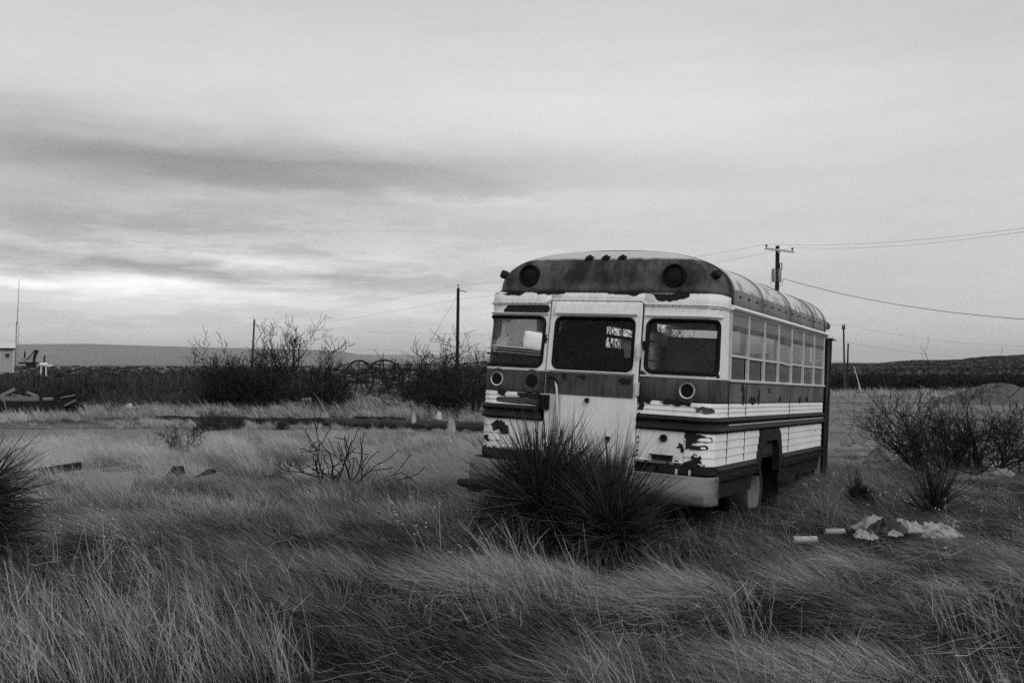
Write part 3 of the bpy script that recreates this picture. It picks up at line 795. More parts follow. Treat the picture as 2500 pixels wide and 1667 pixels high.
# bumper with wrapped ends, sagging a touch
bp = MB(); bx = [-1.30, -1.29, -1.24, -1.1, -.9, -.6, -.3, 0, .3, .6, .9, 1.1, 1.24, 1.29, 1.30]
by = [.12, -.04, -.14, -.175, -.18, -.185, -.185, -.19, -.185, -.185, -.18, -.175, -.14, -.04, .10]
rows = []
for z, o in ((.105, .05), (.137, .02), (.137, 0), (.12, -.012), (.02, -.012), (.0, -.02), (-.09, -.014), (-.108, 0), (-.108, .04)):
    rows.append([Vector((x, y + o, z + .012 * math.sin(x * 2.1))) for x, y in zip(bx, by)])
bp.grid(rows).build('bumper', m_bumper, bus, smooth=True, solid=.012)
for x in (1.02, 1.22, .2, -.4): MB().disc((x, -.185 if abs(x) < 1.1 else -.15, .0), (0, -1, 0), .014, .02, 10).build('bumper_bolt', m_seam, bus)
fr = MB().box((0, .25, .13), (2.3, .45, .14)).box((.6, 2.4, -.02), (.12, 5.0, .16)).box((-.6, 2.4, -.02), (.12, 5.0, .16)).box((0, 2.2, -.18), (1.9, .12, .12)).box((0, -.05, .1), (1.7, .1, .1))
fr.build('chassis_frame', m_black, bus)
for x in (.93, 1.06): MB().box((x, -.02, .175), (.018, .02, .05)).build('frame_bracket', m_alu, bus)
tp = MB().tube([(-1.36, -.17, -.135), (-1.2, -.2, -.14), (-1.0, -.22, -.125), (-.6, -.22, -.11)], [.035, .055, .05, .04], 8); tp.box((-1.15, -.2, -.18), (.14, .07, .06)); tp.build('drooping_tow_bar', m_bare, bus)
# floor, inner linings
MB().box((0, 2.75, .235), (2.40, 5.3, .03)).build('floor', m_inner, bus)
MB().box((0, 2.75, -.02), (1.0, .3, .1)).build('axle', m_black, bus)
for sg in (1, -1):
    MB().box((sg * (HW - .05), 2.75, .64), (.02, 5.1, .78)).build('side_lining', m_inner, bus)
# front end: cab wall with windscreen, entrance door, nose
fy = YF + .40
for x0, x1 in ((-1.22, -1.12), (-.04, .04), (1.16, 1.22)):
    MB().box(((x0 + x1) / 2, fy - .02, 1.45), (x1 - x0, .05, .80)).build('front_pillar', m_white, bus)
MB().box((0, fy - .02, .62), (2.44, .05, .86)).build('front_wall', m_band, bus)
MB().box((0, fy - .02, 1.86), (2.40, .05, .12)).build('front_header', m_white, bus)
for x0, x1 in ((-1.12, -.04), (.04, 1.16)):
    MB().box(((x0 + x1) / 2, fy - .02, 1.43), (x1 - x0, .008, .74)).build('windscreen', g_far, bus)
hd = MB().grid([[Vector((x, fy + y, z - .25 * abs(x) ** 3)) for x in np.linspace(-.8, .8, 13)] for y, z in ((.0, .95), (.2, .94), (.5, .88), (.6, .78), (.62, .1))]); hd.build('bonnet', m_band, bus, smooth=True, solid=.02)
for sg in (1, -1):
    wc = Vector((sg * 1.1, fy + .25, -.15)); ax = (sg, 0, 0)
    ty = MB().lathe(wc - Vector((sg * .25, 0, 0)), ax, [(.24, .0), (.34, -.01), (.385, .08), (.385, .18), (.34, .26), (.25, .25), (.24, .0)], 28).build('wheel', m_tyre, bus, smooth=True)
    MB().lathe(wc - Vector((sg * .25, 0, 0)), ax, [(.0, .16), (.1, .16), (.2, .2), (.25, .25)], 28).build('rim', m_rim, ty, smooth=True)
MB().box((-HW + .01, YF + .2, 1.0), (.02, .38, 1.5)).build('cab_side', m_white, bus)
# entrance on the right: dark opening with a folding door swung out
MB().grid([[Vector((HW + o, YF + .04 + .32 * k / 6, 1.74 - .02 * k / 6)) for k in range(7)] for o in (0., .09)]).build('entrance_hood', m_white, bus, solid=.02)
MB().box((HW - .02, YF + .19, 1.79), (.05, .34, .10)).build('entrance_header', m_white, bus)
ed = empty('entrance_door'); ed.parent = bus; ed.location = (HW + .01, YF + .03, 0)
def leaf(x0, y0, x1, y1, m_, nm):
    d = Vector((x1 - x0, y1 - y0, 0)); L_ = d.length; rot = Matrix.Rotation(math.atan2(d.y, d.x), 3, 'Z')
    c = Vector(((x0 + x1) / 2, (y0 + y1) / 2, 0))
    f = MB()
    for zc, hh in ((-.14, .1), (.35, .9), (.86, .1), (1.66, .08)): f.box(c + Vector((0, 0, zc)), (L_, .03, hh), rot)
    for e in (-1, 1): f.box(c + rot @ Vector((e * (L_ / 2 - .02), 0, 0)) + Vector((0, 0, .76)), (.04, .034, 1.88), rot)
    o = f.build(nm, m_, ed)
    MB().box(c + Vector((0, 0, 1.26)), (L_ - .06, .006, .78), rot).build('door_pane', g_low, o)
leaf(.0, .0, .03, .15, m_rail, 'door_leaf'); leaf(.03, .15, .0, .30, m_skirt, 'door_leaf')
MB().box((-.01, .33, .76), (.04, .04, 1.92)).build('door_post', m_rail, ed)
for sg in (1,):
    ml = MB().lathe((HW - .10, YF + .36, 1.90), (.5, .8, .1), [(.06, -.04), (.06, .06), (.045, .08), (0, .08)], 16); ml.build('front_warning_lamp', m_bare2, bus, smooth=True)

# ---------------------------------------------------------------- things lying inside the bus
def inbus(p): return BR @ Vector(p) + BT
def put_in(o, label, cat, p=(0, 0, 0), rz=0, rx=0, ry=0):
    o.matrix_world = Matrix.Translation(inbus(p)) @ BR.to_4x4() @ Matrix.Rotation(rz, 4, 'Z') @ Matrix.Rotation(rx, 4, 'X') @ Matrix.Rotation(ry, 4, 'Y')
    return tag(o, label, cat)
m_foam = mat('pale foam', .85, .9, .1, var=.2, scale=4, bump=.3, bscale=12)
m_cloth = mat('crumpled printed sheet', .85, .9, .1, var=.55, scale=6, bump=.6, bscale=7)
m_board = mat('dark cabinet board', .022, .7, .25, var=.5, scale=3)
m_card = mat('brown hardboard', .045, .8, .2, var=.4, scale=3, stretch=(1, 1, .3))
m_paper = mat('book page edges', .55, .85, .1, var=.3, scale=20)
fo = MB(); pts = [(-.19, .02), (-.11, .12), (.19, .16), (.20, -.07), (-.06, -.15)]
fo.add([(x, 0, z) for x, z in pts] + [(x, .1, z) for x, z in pts], [(0, 1, 2, 3, 4), (9, 8, 7, 6, 5)] + [(i, (i + 1) % 5, 5 + (i + 1) % 5, 5 + i) for i in range(5)])
put_in(fo.build('foam_block', m_foam, bevel=.012), 'white cut foam block behind the left rear bus window', 'foam', (-.86, .07, 1.455), rx=.1)
pl_ = MB(); rows = []
for i in range(13):
    row = []
    for j in range(17):
        a, b = i / 12 * 2 - 1, j / 16 * 2 - 1
        h = .06 * max(0, (1 - a ** 4) * (1 - b ** 4)) ** .5
        row.append((b * .15, -h, a * .11))
    rows.append(row)
pl_.grid(rows); pl_.grid([[(p[0], -p[1], p[2]) for p in r] for r in rows])
put_in(pl_.build('pillow', m_foam, smooth=True), 'small pale pillow slumped beside the foam block in the bus', 'pillow', (-.67, .075, 1.355), ry=.12)
sh = MB(); rows = []
for i in range(15):
    row = []
    for j in range(19):
        u_, v_ = j / 18, i / 14
        row.append((-.42 + .78 * u_, .42 * v_ + .02 * math.sin(9 * u_ + 4 * v_), -.02 + .52 * v_ ** .9 - .25 * abs(u_ - .5) * v_ + .015 * math.sin(14 * u_ + 3) + .012 * math.sin(11 * v_)))
    rows.append(row)
put_in(sh.grid(rows).build('crumpled_sheet', m_cloth, smooth=True, solid=.01), 'crumpled printed sheet heaped behind the left rear bus window', 'cloth', (-.86, .085, 1.30))
bk = thing('book_stack', 'flat stack of thin books on the ledge behind the left rear bus window', 'books')
put_in(bk, bk['label'], 'books', (-.84, .09, 1.285), ry=.05)
for k in range(5):
    MB().box((.01 * (k % 2), 0, -.014 * k), (.62 - .02 * (k % 3), .12, .0115)).build('book', m_paper if k % 2 == 0 else m_board, bk)
cb = MB().box((-.80, .32, .78), (.72, .36, .86)).box((-.84, .22, 1.215), (.78, .36, .02)); put_in(cb.build('cabinet', m_board), 'dark cupboard standing inside the bus at the left rear window', 'cupboard')
hp = MB().box((0, 0, .42), (.52, .02, .84)); put_in(hp.build('hardboard_sheet', m_card), 'tall dark hardboard sheet leaning behind the right rear bus window', 'board', (.90, .36, .62), rz=.1, rx=-.06)
hp = MB().box((0, 0, .38), (.34, .02, .80)); put_in(hp.build('hardboard_sheet', m_board), 'darker board propped left of the tall hardboard sheet in the bus', 'board', (.62, .62, .6), rz=-.1, rx=-.08)
bxm = MB().box((0, 0, .25), (.5, .5, .5)); put_in(bxm.build('carton', m_card, bevel=.01), 'brown carton standing on the bus floor behind the rear door', 'box', (-.1, 1.2, .25), rz=.3)
bxm = MB().box((0, 0, .5), (.9, .5, 1.0)); put_in(bxm.build('cupboard', m_board, bevel=.01), 'tall dark cupboard added deep inside the bus to darken it', 'cupboard', (-.62, 1.7, .25), rz=.05)  # cupboard added to darken the bus interior
pr_ = MB().box((0, 0, .55), (.9, .03, 1.3)); put_in(pr_.build('partition', m_board), 'dark partition board across the bus behind the driver', 'partition', (.2, 4.4, .25))

MB().box((-1.10, .16, 1.34), (.07, .02, .52), Matrix.Rotation(.06, 3, 'Y')).build('inner_pillar', m_white, bus)
for i in range(5):                                       # boards added inside the near far-side windows to keep the interior dark
    p = (YEND - .02 - .50) / 7; ya = .50 + i * p
    zt, zb = (1.74, 1.05) if i < 4 else (1.42, 1.05)
    MB().box((-HW + .06, ya + p / 2, (zt + zb) / 2), (.012, p + .02, zt - zb)).build('added_window_board', m_board, bus)
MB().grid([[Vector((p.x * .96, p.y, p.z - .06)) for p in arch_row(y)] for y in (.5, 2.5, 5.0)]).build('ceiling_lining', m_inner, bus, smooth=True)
# ------------------------------------------------------------------ utility poles and wires
m_pole = mat('creosoted pole wood', .02, .9, .1, var=.5, scale=5, stretch=(6, 6, .5))
m_pole2 = mat('weathered grey pole wood', .06, .9, .1, var=.4, scale=5, stretch=(6, 6, .5))
m_arm = mat('pale crossarm', .42, .8, .2, var=.3, scale=5)
m_tin = mat('transformer grey', .22, .55, .3, var=.2)
m_wire = mat('cable', .03, .6, .3)
def Pt(u, v, d):
    x, z = at(u, d, v); return Vector((x, d, z))
D1 = 67.0
b0 = Pt(1893, 985, D1); top = Pt(1900, 600, D1); gz = float(tz(b0.x, D1)); b0.z = gz - .3
pole = thing('utility_pole', 'tall dark utility pole with pale crossarm and transformer behind the bus', 'pole', (b0.x, D1, gz))
def L0(p, o): return Vector(p) - o.location
MB().tube([L0(b0, pole), L0(top, pole)], [.165, .135], 14).build('shaft', m_pole, pole, smooth=True)
ca, cb_ = Pt(1868, 606, D1 - .2), Pt(1941, 615, D1 - .75)
ax_ = (cb_ - ca); rot = ax_.to_track_quat('X', 'Z').to_matrix()
MB().box(L0((ca + cb_) / 2, pole), (ax_.length, .12, .13), rot).build('crossarm', m_arm, pole)
MB().box(L0(Pt(1903, 612, D1 - .3), pole), (.14, .1, .34)).build('arm_bracket', m_arm, pole)
ins = []
for (u, v, d) in ((1872.5, 606, D1 - .2), (1936, 614, D1 - .7)):
    p = Pt(u, v, d); ins.append(p + Vector((0, 0, .27)))
    MB().lathe(L0(p, pole), (0, 0, 1), [(.02, 0), (.02, .1), (.06, .12), (.07, .17), (.045, .19), (.06, .22), (.03, .28), (0, .28)], 12).build('insulator', m_pole, pole, smooth=True)
tp_ = Pt(1893, 690, D1 - .33)
for uo in (-6, 7.5):
    c0 = Pt(1896.5 + uo, 688, D1 - .05); MB().lathe(L0(c0, pole), (0, 0, 1), [(0, 0), (.13, .0), (.14, .03), (.14, .82), (.11, .88), (0, .9)], 16).build('transformer_can', m_tin, pole, smooth=True)
for (ua, va, ub, vb, r) in ((1905, 656, 1905, 641, .03), (1910, 658, 1910, 641, .035)):
    MB().tube([L0(Pt(ua, va, D1 - .2), pole), L0(Pt(ub, vb, D1 - .2), pole)], r, 8).build('fuse_cutout', m_pole, pole)
MB().tube([L0(Pt(u, v, D1 - .2), pole) for u, v in ((1890, 651), (1886, 660), (1883, 680), (1882, 690), (1885, 698), (1893, 699))], .012, 5).build('jumper_wire', m_wire, pole)
MB().tube([L0(Pt(u, v, D1 - .2), pole) for u, v in ((1902, 700), (1908, 697), (1911, 690), (1914, 680))], .018, 5).build('jumper_wire', m_wire, pole)
# second pole, left of the bus
D2 = 80.0
def plain_pole(u0, u1, v_top, d, r0, r1, label, m_, pin=True, extra=None):
    p0 = Pt(u0, HOR, d); g = float(tz(p0.x, d)) if d < 110 else -.9
    o = thing('utility_pole', label, 'pole', (p0.x, d, g)); t_ = Pt(u1, v_top, d)
    MB().tube([Vector((0, 0, -.3)), t_ - o.location], [r0, r1], 10).build('shaft', m_, o, smooth=True)
    if pin: MB().tube([t_ - o.location, t_ - o.location + Vector((0, 0, .3))], [.03, .05], 8).build('insulator', m_, o)
    return o, t_
pl2, t2 = plain_pole(1115.5, 1118.5, 703, D2, .15, .12, 'tall dark pole rising from the brush left of the bus', m_pole)
MB().tube([Vector((t2.x + .1, D2, t2.z - .2)) - pl2.location, Vector((t2.x + .7, D2, t2.z - .3)) - pl2.location], .03, 6).build('dead_end_insulator', m_pole, pl2)
pl3, t3 = plain_pole(614, 620.5, 780, 170.0, .19, .15, 'thin distant pole beside the bare trees on the left', m_pole2)
pl4, t4 = plain_pole(2062, 2060, 800, 80.0, .085, .07, 'taller of the two thin poles at the far side of the yard', m_pole2, False)
MB().box(L0(t4, pl4), (.24, .16, .3)).build('pole_top_bracket', m_pole2, pl4); 
for e in (-.09, .09): MB().tube([L0(t4, pl4) + Vector((e, 0, .1)), L0(t4, pl4) + Vector((e, 0, .3))], .035, 6).build('insulator', m_pole2, pl4)
pl5, t5 = plain_pole(2066, 2071, 838, 79.0, .075, .06, 'shorter leaning stub pole beside the thin yard pole', m_pole, False)
def wire(pts, sag, r, label, n=24):
    m = MB(); pts = [Vector(p) for p in pts]
    for p, q in zip(pts[:-1], pts[1:]):
        m.tube([p.lerp(q, k / n) - Vector((0, 0, sag * 4 * (k / n) * (1 - k / n))) for k in range(n + 1)], r, 4, False)
    return tag(m.build('power_line', m_wire), label, 'cable')
far1 = Pt(622, 783, 170.0)
wire([far1, t2 + Vector((0, 0, .25)), ins[0], Pt(2560, 548, 44)], .35, .008, 'upper wire running along the pole line over the bus')
wire([far1 - Vector((0, 0, 1.6)), t2 - Vector((0, 0, .9)), ins[1], Pt(2560, 556, 43)], .35, .008, 'lower wire running along the pole line over the bus')
wire([Pt(1914, 680, D1 - .2), Pt(2560, 783, 48)], .45, .02, 'thick service cable falling from the transformer pole to the right')
wire([t4 + Vector((-40, 10, 0)), t4 + Vector((0, 0, .25)), Pt(2560, 845, 95)], .5, .008, 'faint upper wire at the thin yard pole')
wire([t4 + Vector((-40, 10, -1.6)), t4 + Vector((0, 0, -1.1)), Pt(2560, 878, 95)], .5, .008, 'faint lower wire at the thin yard pole')
wire([t2 - Vector((0, 0, .5)), Pt(1034, 862, D2 - 4)], 0, .012, 'guy wire slanting from the tall left pole')
gw = MB().tube([Pt(2084, 893, 76), Pt(2105, 966, 74)], .028, 6); gw.tube([Pt(2095, 935, 76), Pt(2103, 966, 74)], .028, 6); tag(gw.build('guy_wire', m_arm), 'pale guarded guy wire beside the thin yard poles', 'cable')
bs = MB(); q = Pt(2101, 965, 74); bs.box((q.x, q.y, float(tz(q.x, q.y)) + .18), (.45, .4, .36)); tag(bs.build('anchor_block', m_pole, bevel=.05), 'dark anchor block at the foot of the guy wire', 'block')
# radio mast
m_mast = mat('mast steel', .10, .6, .3)
DM = 220.0; mbp = Pt(40, HOR, DM); mast = thing('radio_mast', 'thin lattice radio mast at the far left', 'mast', (mbp.x, DM, -.9))
H1 = CAMH + (HOR - 785) / FPX * DM + .9; H2 = CAMH + (HOR - 680) / FPX * DM + .9
lean = at(45, DM) - at(40, DM)
for ox in (-.22, .30):
    hh = H1 if ox < 0 else H1 * .97
    MB().tube([(ox, 0, 0), (ox + lean * .4, 0, hh)], .085 if ox < 0 else .035, 6).build('leg', m_mast, mast)
lt = MB()
for k in range(16):
    z0_ = H1 * k / 16; z1_ = H1 * (k + 1) / 16; f = lean * .4 / H1
    a_, b_ = (-.22, .30) if k % 2 else (.30, -.22)
    lt.tube([(a_ + f * z0_, 0, z0_), (b_ + f * z1_, 0, z1_)], .025, 4)
lt.build('lattice_bracing', m_mast, mast)
MB().tube([(lean * .4 - .1, 0, H1 - .6), (lean, 0, H2)], [.08, .04], 6).build('upper_tube', m_mast, mast)
aa = MB()
for z in (H1 + 2.5, H1 + 4.5, H2 - 1.0): aa.box((lean * .4 - .1 + (z - H1) / (H2 - H1) * lean * .6, 0, z), (.7, .05, .05))
aa.build('antenna_arm', m_mast, mast)
# far metal building, left edge
m_shed = mat('pale sheet metal wall', .3, .7, .3, var=.15, scale=1, stretch=(8, 8, .1)); m_shroof = mat('sheet metal roof', .55, .6, .3, var=.1)
DB = 190.0; wz = CAMH + (HOR - 850) / FPX * DB
cn = Vector((at(34, DB), DB, -.9)); sr_ = Matrix.Rotation(.478, 3, 'Z')
shed = thing('metal_shed', 'pale sheet metal shed at the left edge of the horizon', 'shed', cn - sr_ @ Vector((6, 0, 0)), (0, 0, .478))
MB().box((0, 4, (wz + .9) / 2), (12, 8, wz + .9)).build('wall', m_shed, shed)
MB().grid([[(x, -.5, wz + .9), (x, 4, wz + 2.0), (x, 8.5, wz + .9)] for x in (-6.3, 6.3)]).build('roof', m_shroof, shed, solid=.1)
MB().box((0, -.45, wz + .8), (12.6, .12, .25)).build('eave', m_pole, shed)
for x in (5.9, 3.6, 1.0, -2): MB().box((x, -.06, (wz + .9) / 2), (.16, .12, wz + .9)).build('wall_post', m_shroof, shed)
MB().box((4.9, -.3, wz - .4), (.6, .5, .5)).build('wall_unit', m_pole, shed)
# derrick like machine, tank and posts near it
DQ = 150.0
mach = thing('derrick', 'dark derrick arms of old machinery near the far shed', 'machine', (at(75, DQ), DQ, -.9))
def q0(u, v, d=DQ): return Pt(u, v, d) - mach.location
MB().tube([q0(68, 876), q0(86, 854)], .09, 6).build('boom', m_pole, mach); MB().tube([q0(83, 884), q0(85, 868), q0(91, 855)], [.2, .24, .3], 6).build('arm', m_pole, mach)
MB().tube([q0(60, 880), q0(61, 857)], [.16, .1], 6).build('post', m_pole, mach)
MB().box(q0(70, 886), (2.4, 1.2, .3)).box(q0(76, 893), (1.2, .8, .6)).build('machine_body', m_pole, mach)
MB().box(q0(60, 876), (.9, .6, .35)).build('cab', m_tin, mach)
m_tank = mat('white tank paint', .62, .5, .3, var=.15)
tk = thing('storage_tank', 'small white tank showing over the far brush', 'tank', (at(107, 140.), 140., -.9))
def capsule(m, c, L_, r, ax=(1, 0, 0)):
    prof = [(0, -L_ / 2 - r * .6)] + [(r * math.sin(t), -L_ / 2 - r * .6 * math.cos(t)) for t in np.linspace(.3, math.pi / 2, 5)] + [(r * math.sin(t), L_ / 2 - r * .6 * math.cos(t)) for t in np.linspace(math.pi / 2, math.pi - .3, 5)] + [(0, L_ / 2 + r * .6)]
    return m.lathe(c, ax, prof, 16)
zt_ = CAMH + (HOR - 890) / FPX * 140 + .9
capsule(MB(), (0, 0, zt_), .7, .30).build('shell', m_tank, tk, smooth=True)
for x in (-.35, .35): MB().box((x, 0, zt_ / 2), (.1, .3, zt_)).build('leg', m_tank, tk)
tk2 = MB().box((0, 0, 0), (.6, .5, .3)); o = tk2.build('white_box', m_tank, bevel=.03); o.location = Pt(122, 888, 140.); tag(o, 'tiny white box right of the far tank', 'box')
o.location.z = zt_ - 1.0
MB()
ps = MB().tube([(at(100, 140.), 141, -.9), (at(100.5, 140.), 141, CAMH + (HOR - 867) / FPX * 140)], .12, 6); tag(ps.build('fence_post', m_pole), 'dark post standing left of the white tank', 'post')
m_pale = mat('pale bare ground', .3, .95, .1, var=.3, scale=.3)

# ------------------------------------------------------------------ steel wheels
m_iron = mat('rusty black iron', .016, .8, .2, var=.5)
def steel_wheel(u, v_c, r_px, d, rz, label, tilt=0., bar=False):
    c = Pt(u, v_c, d); r = r_px / FPX * d
    o = thing('steel_wheel', label, 'wheel', c, (0, tilt, rz))
    n = 44
    rim = MB(); rows = []
    for dr, dy_ in ((0, -.07), (.03, -.07), (.03, .07), (0, .07), (-.075, .03), (-.075, -.03), (0, -.07)):
        rows.append([((r - .03 + dr) * math.cos(2 * math.pi * k / n), dy_, (r - .03 + dr) * math.sin(2 * math.pi * k / n)) for k in range(n + 1)])
    rim.grid(rows).build('rim', m_iron, o)
    MB().lathe((0, -.12, 0), (0, 1, 0), [(0, 0), (.09, 0), (.10, .05), (.10, .19), (.09, .24), (0, .24)], 16).build('hub', m_iron, o, smooth=True)
    for k in range(9):
        a = 2 * math.pi * (k + .3) / 9
        MB().tube([(.08 * math.cos(a), .06 * (-1) ** k, .08 * math.sin(a)), ((r - .05) * math.cos(a), 0, (r - .05) * math.sin(a))], .04, 6).build('spoke', m_iron, o)
    if bar: MB().tube([(-r * 1.5, .1, r * .32), (r * .18, .05, r * .42)], .05, 6).build('axle_bar', m_iron, o)
    return o
steel_wheel(877, 925, 47, 59.5, .86, 'spoked iron wheel standing turned edgewise, left of its pair', .03)
steel_wheel(938, 925, 48, 58.0, .25, 'spoked iron wheel standing face on, right of its pair', -.02, True)

# ------------------------------------------------------------------ timbers, logs, rubbish
m_tie = mat('black sleeper wood', .018, .9, .1, var=.6, scale=4, stretch=(1, 8, 8), bump=.4, bscale=14)
m_plank = mat('grey weathered plank', .15, .9, .1, var=.5, scale=4, stretch=(1, 8, 8), bump=.3, bscale=14)
m_plank2 = mat('pale split plank', .17, .9, .1, var=.5, scale=4, stretch=(1, 8, 8))
def timber(p, q, w, h, m_, label, cat='timber', name='timber', group=None, roll=0., rag=.0):
    p, q = Vector(p), Vector(q); d = q - p; L_ = d.length
    o = MB(); n = 10; rows = []
    sec = [(-.5, -.5), (.5, -.5), (.5, .5), (-.5, .5), (-.5, -.5)]
    for i in range(n + 1):
        x = -L_ / 2 + L_ * i / n
        rows.append([(x + (rag * random.uniform(-1, 1) if i in (0, n) else 0), a * w * random.uniform(.94, 1.05), b * h * random.uniform(.94, 1.05)) for a, b in sec[:4]])
        rows[-1].append(rows[-1][0])
    o.grid(rows); o.add(rows[0][:4], [(0, 1, 2, 3)]); o.add(rows[-1][:4], [(0, 1, 2, 3)])
    ob = o.build(name, m_, bevel=.008)
    ob.matrix_world = Matrix.Translation((p + q) / 2) @ d.to_track_quat('X', 'Z').to_matrix().to_4x4() @ Matrix.Rotation(roll, 4, 'X')
    return tag(ob, label, cat, group)
DP = 39.0
def G(u, v, d): return Pt(u, v, d)
timber(G(6, 972, DP), G(98, 973, DP), .2, .17, m_plank, 'grey squared beam laid along the top of the sleeper pile')
timber(G(-40, 990, DP + .3), G(185, 991, DP + .3), .5, .34, m_tie, 'lowest black sleeper at the back of the left pile')
timber(G(5, 1003, DP - .2), G(120, 1002, DP - .2), .3, .27, m_tie, 'front bottom black sleeper of the left pile')
timber(G(105, 1001, DP - .1), G(190, 999, DP - .1), .32, .29, m_tie, 'bottom right black sleeper of the left pile')
timber(G(8, 988, DP - .1), G(110, 987, DP), .3, .24, m_tie, 'middle black sleeper under the grey beam')
timber(G(104, 987, DP), G(176, 984, DP + .1), .3, .22, m_tie, 'short black sleeper at the middle right of the pile')
timber(G(98, 971, DP + .1), G(148, 959, DP + .2), .24, .2, m_tie, 'black sleeper end tilted up on the pile')
timber(G(108, 973, DP - .1), G(130, 973, DP - .1), .2, .1, m_plank2, 'short pale block below the tilted black sleeper')
timber(G(-6, 970, DP - .1), G(38, 949, DP + .2), .16, .11, m_plank2, 'pale plank sloping up over the left end of the pile')
timber(G(68, 957, DP), G(94, 968, DP), .12, .08, m_plank2, 'short pale plank sloping down beside the tilted sleeper')
timber(G(30, 963, DP), G(56, 966, DP), .08, .04, m_plank2, 'thin pale slat lying flat on the grey beam')
timber(G(150, 970, DP + .1), G(184, 964, DP + .2), .12, .05, m_plank2, 'splintered pale slat at the right end of the pile')
timber(G(160, 990, DP - .4), G(186, 976, DP - .3), .24, .06, m_plank, 'grey board leaning on the right end of the pile')
timber(G(188, 980, DP), G(212, 1002, DP - .3), .07, .05, m_tie, 'thin dark stick leaning off the pile')
timber(G(18, 1003, DP - .5), G(10, 976, DP - .4), .04, .03, m_plank, 'thin lath leaning on the pile front')
# long logs beyond the track
la, lb = Vector((at(383, 32.5), 32.5, 0)), Vector((at(860, 30.2), 30.2, 0))
for p in (la, lb): p.z = float(tz(p.x, p.y)) + .10
lc, ld = Vector((at(800, 29.2), 29.2, 0)), Vector((at(1215, 26.3), 26.3, 0))
for p in (lc, ld): p.z = float(tz(p.x, p.y)) + .17
def log(p, q, r, m_, label):
    d = q - p; m = MB(); n = 40
    pts = [Vector((-d.length / 2 + d.length * i / n, random.uniform(-.02, .02), random.uniform(-.03, .02))) for i in range(n + 1)]
    m.tube(pts, [r * random.uniform(.84, 1.08) for _ in pts], 14)
    o = m.build('log', m_, smooth=True); o.matrix_world = Matrix.Translation((p + q) / 2) @ d.to_track_quat('X', 'Z').to_matrix().to_4x4()
    return tag(o, label, 'log')
log(la, lb, .11, m_tie, 'long dark pole lying on the ground left of centre')
log(lc, ld, .125, mat('bleached log', .045, .9, .1, var=1.0, scale=3, stretch=(.5, 7, 7), bump=.8, bscale=9), 'thicker weathered pole lying on the ground up to the bus')
log(Vector((at(868, 33), 33, float(tz(-5, 33)) + .09)), Vector((at(945, 32.4), 32.4, float(tz(-4, 33)) + .1)), .09, m_tie, 'short dark log behind the long poles')
log(Vector((at(955, 32), 32, float(tz(-4, 33)) + .1)), Vector((at(985, 31), 31, float(tz(-4, 33)) + .1)), .12, m_tie, 'stubby dark log end behind the long poles')
timber((at(380, 44), 44, float(tz(-15, 44)) + .2), (at(560, 43.5), 43.5, float(tz(-13, 44)) + .2), .3, .28, m_tie, 'dark sleeper half hidden in the brush right of the pile')
# planks and panel lying in the grass on the left
timber((at(15, 13.6), 13.6, .15), (at(200, 14.2), 14.2, .25), .12, .10, m_tie, 'black charred plank in the grass by the left yucca')
timber((at(185, 14.0), 14.0, .12), (at(345, 14.6), 14.6, .19), .16, .09, m_plank, 'grey split plank continuing right of the black plank')
timber((at(205, 13.6), 13.6, .08), (at(330, 14.1), 14.1, .16), .10, .05, m_plank2, 'pale thin board under the grey split plank')
timber((at(402, 13.4), 13.4, .0), (at(440, 13.9), 13.9, .22), .15, .13, m_tie, 'short black block tilted in the grass')
timber((at(470, 13.3), 13.3, .06), (at(520, 13.7), 13.7, .2), .14, .12, m_tie, 'second short black block right of the tilted one')
timber((at(400, 13.0), 13.0, .06), (at(545, 13.2), 13.2, .22), .05, .10, m_plank2, 'narrow grey board edge below the short black blocks')
m_plas = mat('dirty white plastic', .26, .6, .3, var=.25, scale=5)
pn = MB(); P2 = rrect(-.29, .29, -.22, .16, .06, 4, 5); n = len(P2)
pn.add([(x, -.02, z) for x, z in P2] + [(x, .02, z) for x, z in P2], [tuple(range(n)), tuple(range(2 * n - 1, n - 1, -1))] + [(i, (i + 1) % n, n + (i + 1) % n, n + i) for i in range(n)])
o = pn.build('plastic_tray', mat('faded plastic panel', .2, .6, .3, var=.3, scale=5), bevel=.01); o.location = (at(268, 12.6), 12.6, .17); o.rotation_euler = (-.35, .08, .1); tag(o, 'pale round cornered plastic tray standing in the grass', 'tray')

def crumple(size, seed, flat=.5, n=14, amp=.35):
    """a crumpled lump: ball broken up by sharp random creases"""
    rr = np.random.default_rng(seed); dirs = rr.normal(0, 1, (14, 3)); dirs /= np.linalg.norm(dirs, axis=1)[:, None]; ph = rr.uniform(0, 6.28, 14); fq = rr.uniform(2, 9, 14)
    m = MB(); rows = []
    for i in range(n + 1):
        th_ = math.pi * i / n; row = []
        for k in range(2 * n):
            a = 2 * math.pi * k / (2 * n)
            p = np.array([math.sin(th_) * math.cos(a), math.sin(th_) * math.sin(a), math.cos(th_)])
            tri = np.abs(((dirs @ p) * fq / 3.14 + ph) % 2 - 1)            # creases
            lob = .25 * math.sin(3 * a + ph[0]) * math.sin(th_) + .18 * math.sin(2 * a + ph[1])
            q = .72 + amp * 1.5 * (tri @ (1 / fq)) / (1 / fq).sum() + lob * amp * 1.6 + rr.uniform(-.03, .03)
            row.append((p[0] * q * size[0], p[1] * q * size[1], max(p[2] * q, -flat) * size[2]))
        rows.append(row + [row[0]])
    m.grid(rows); return m
m_bag = mat('white plastic bag', .38, .5, .3, var=.2, scale=6, bump=.4, bscale=10)
m_rag = mat('dirty pale rag', .30, .9, .1, var=.8, scale=9, bump=.8, bscale=18)
m_rag2 = mat('dark grey rag', .05, .9, .1, var=.5, scale=9, bump=.6, bscale=18)
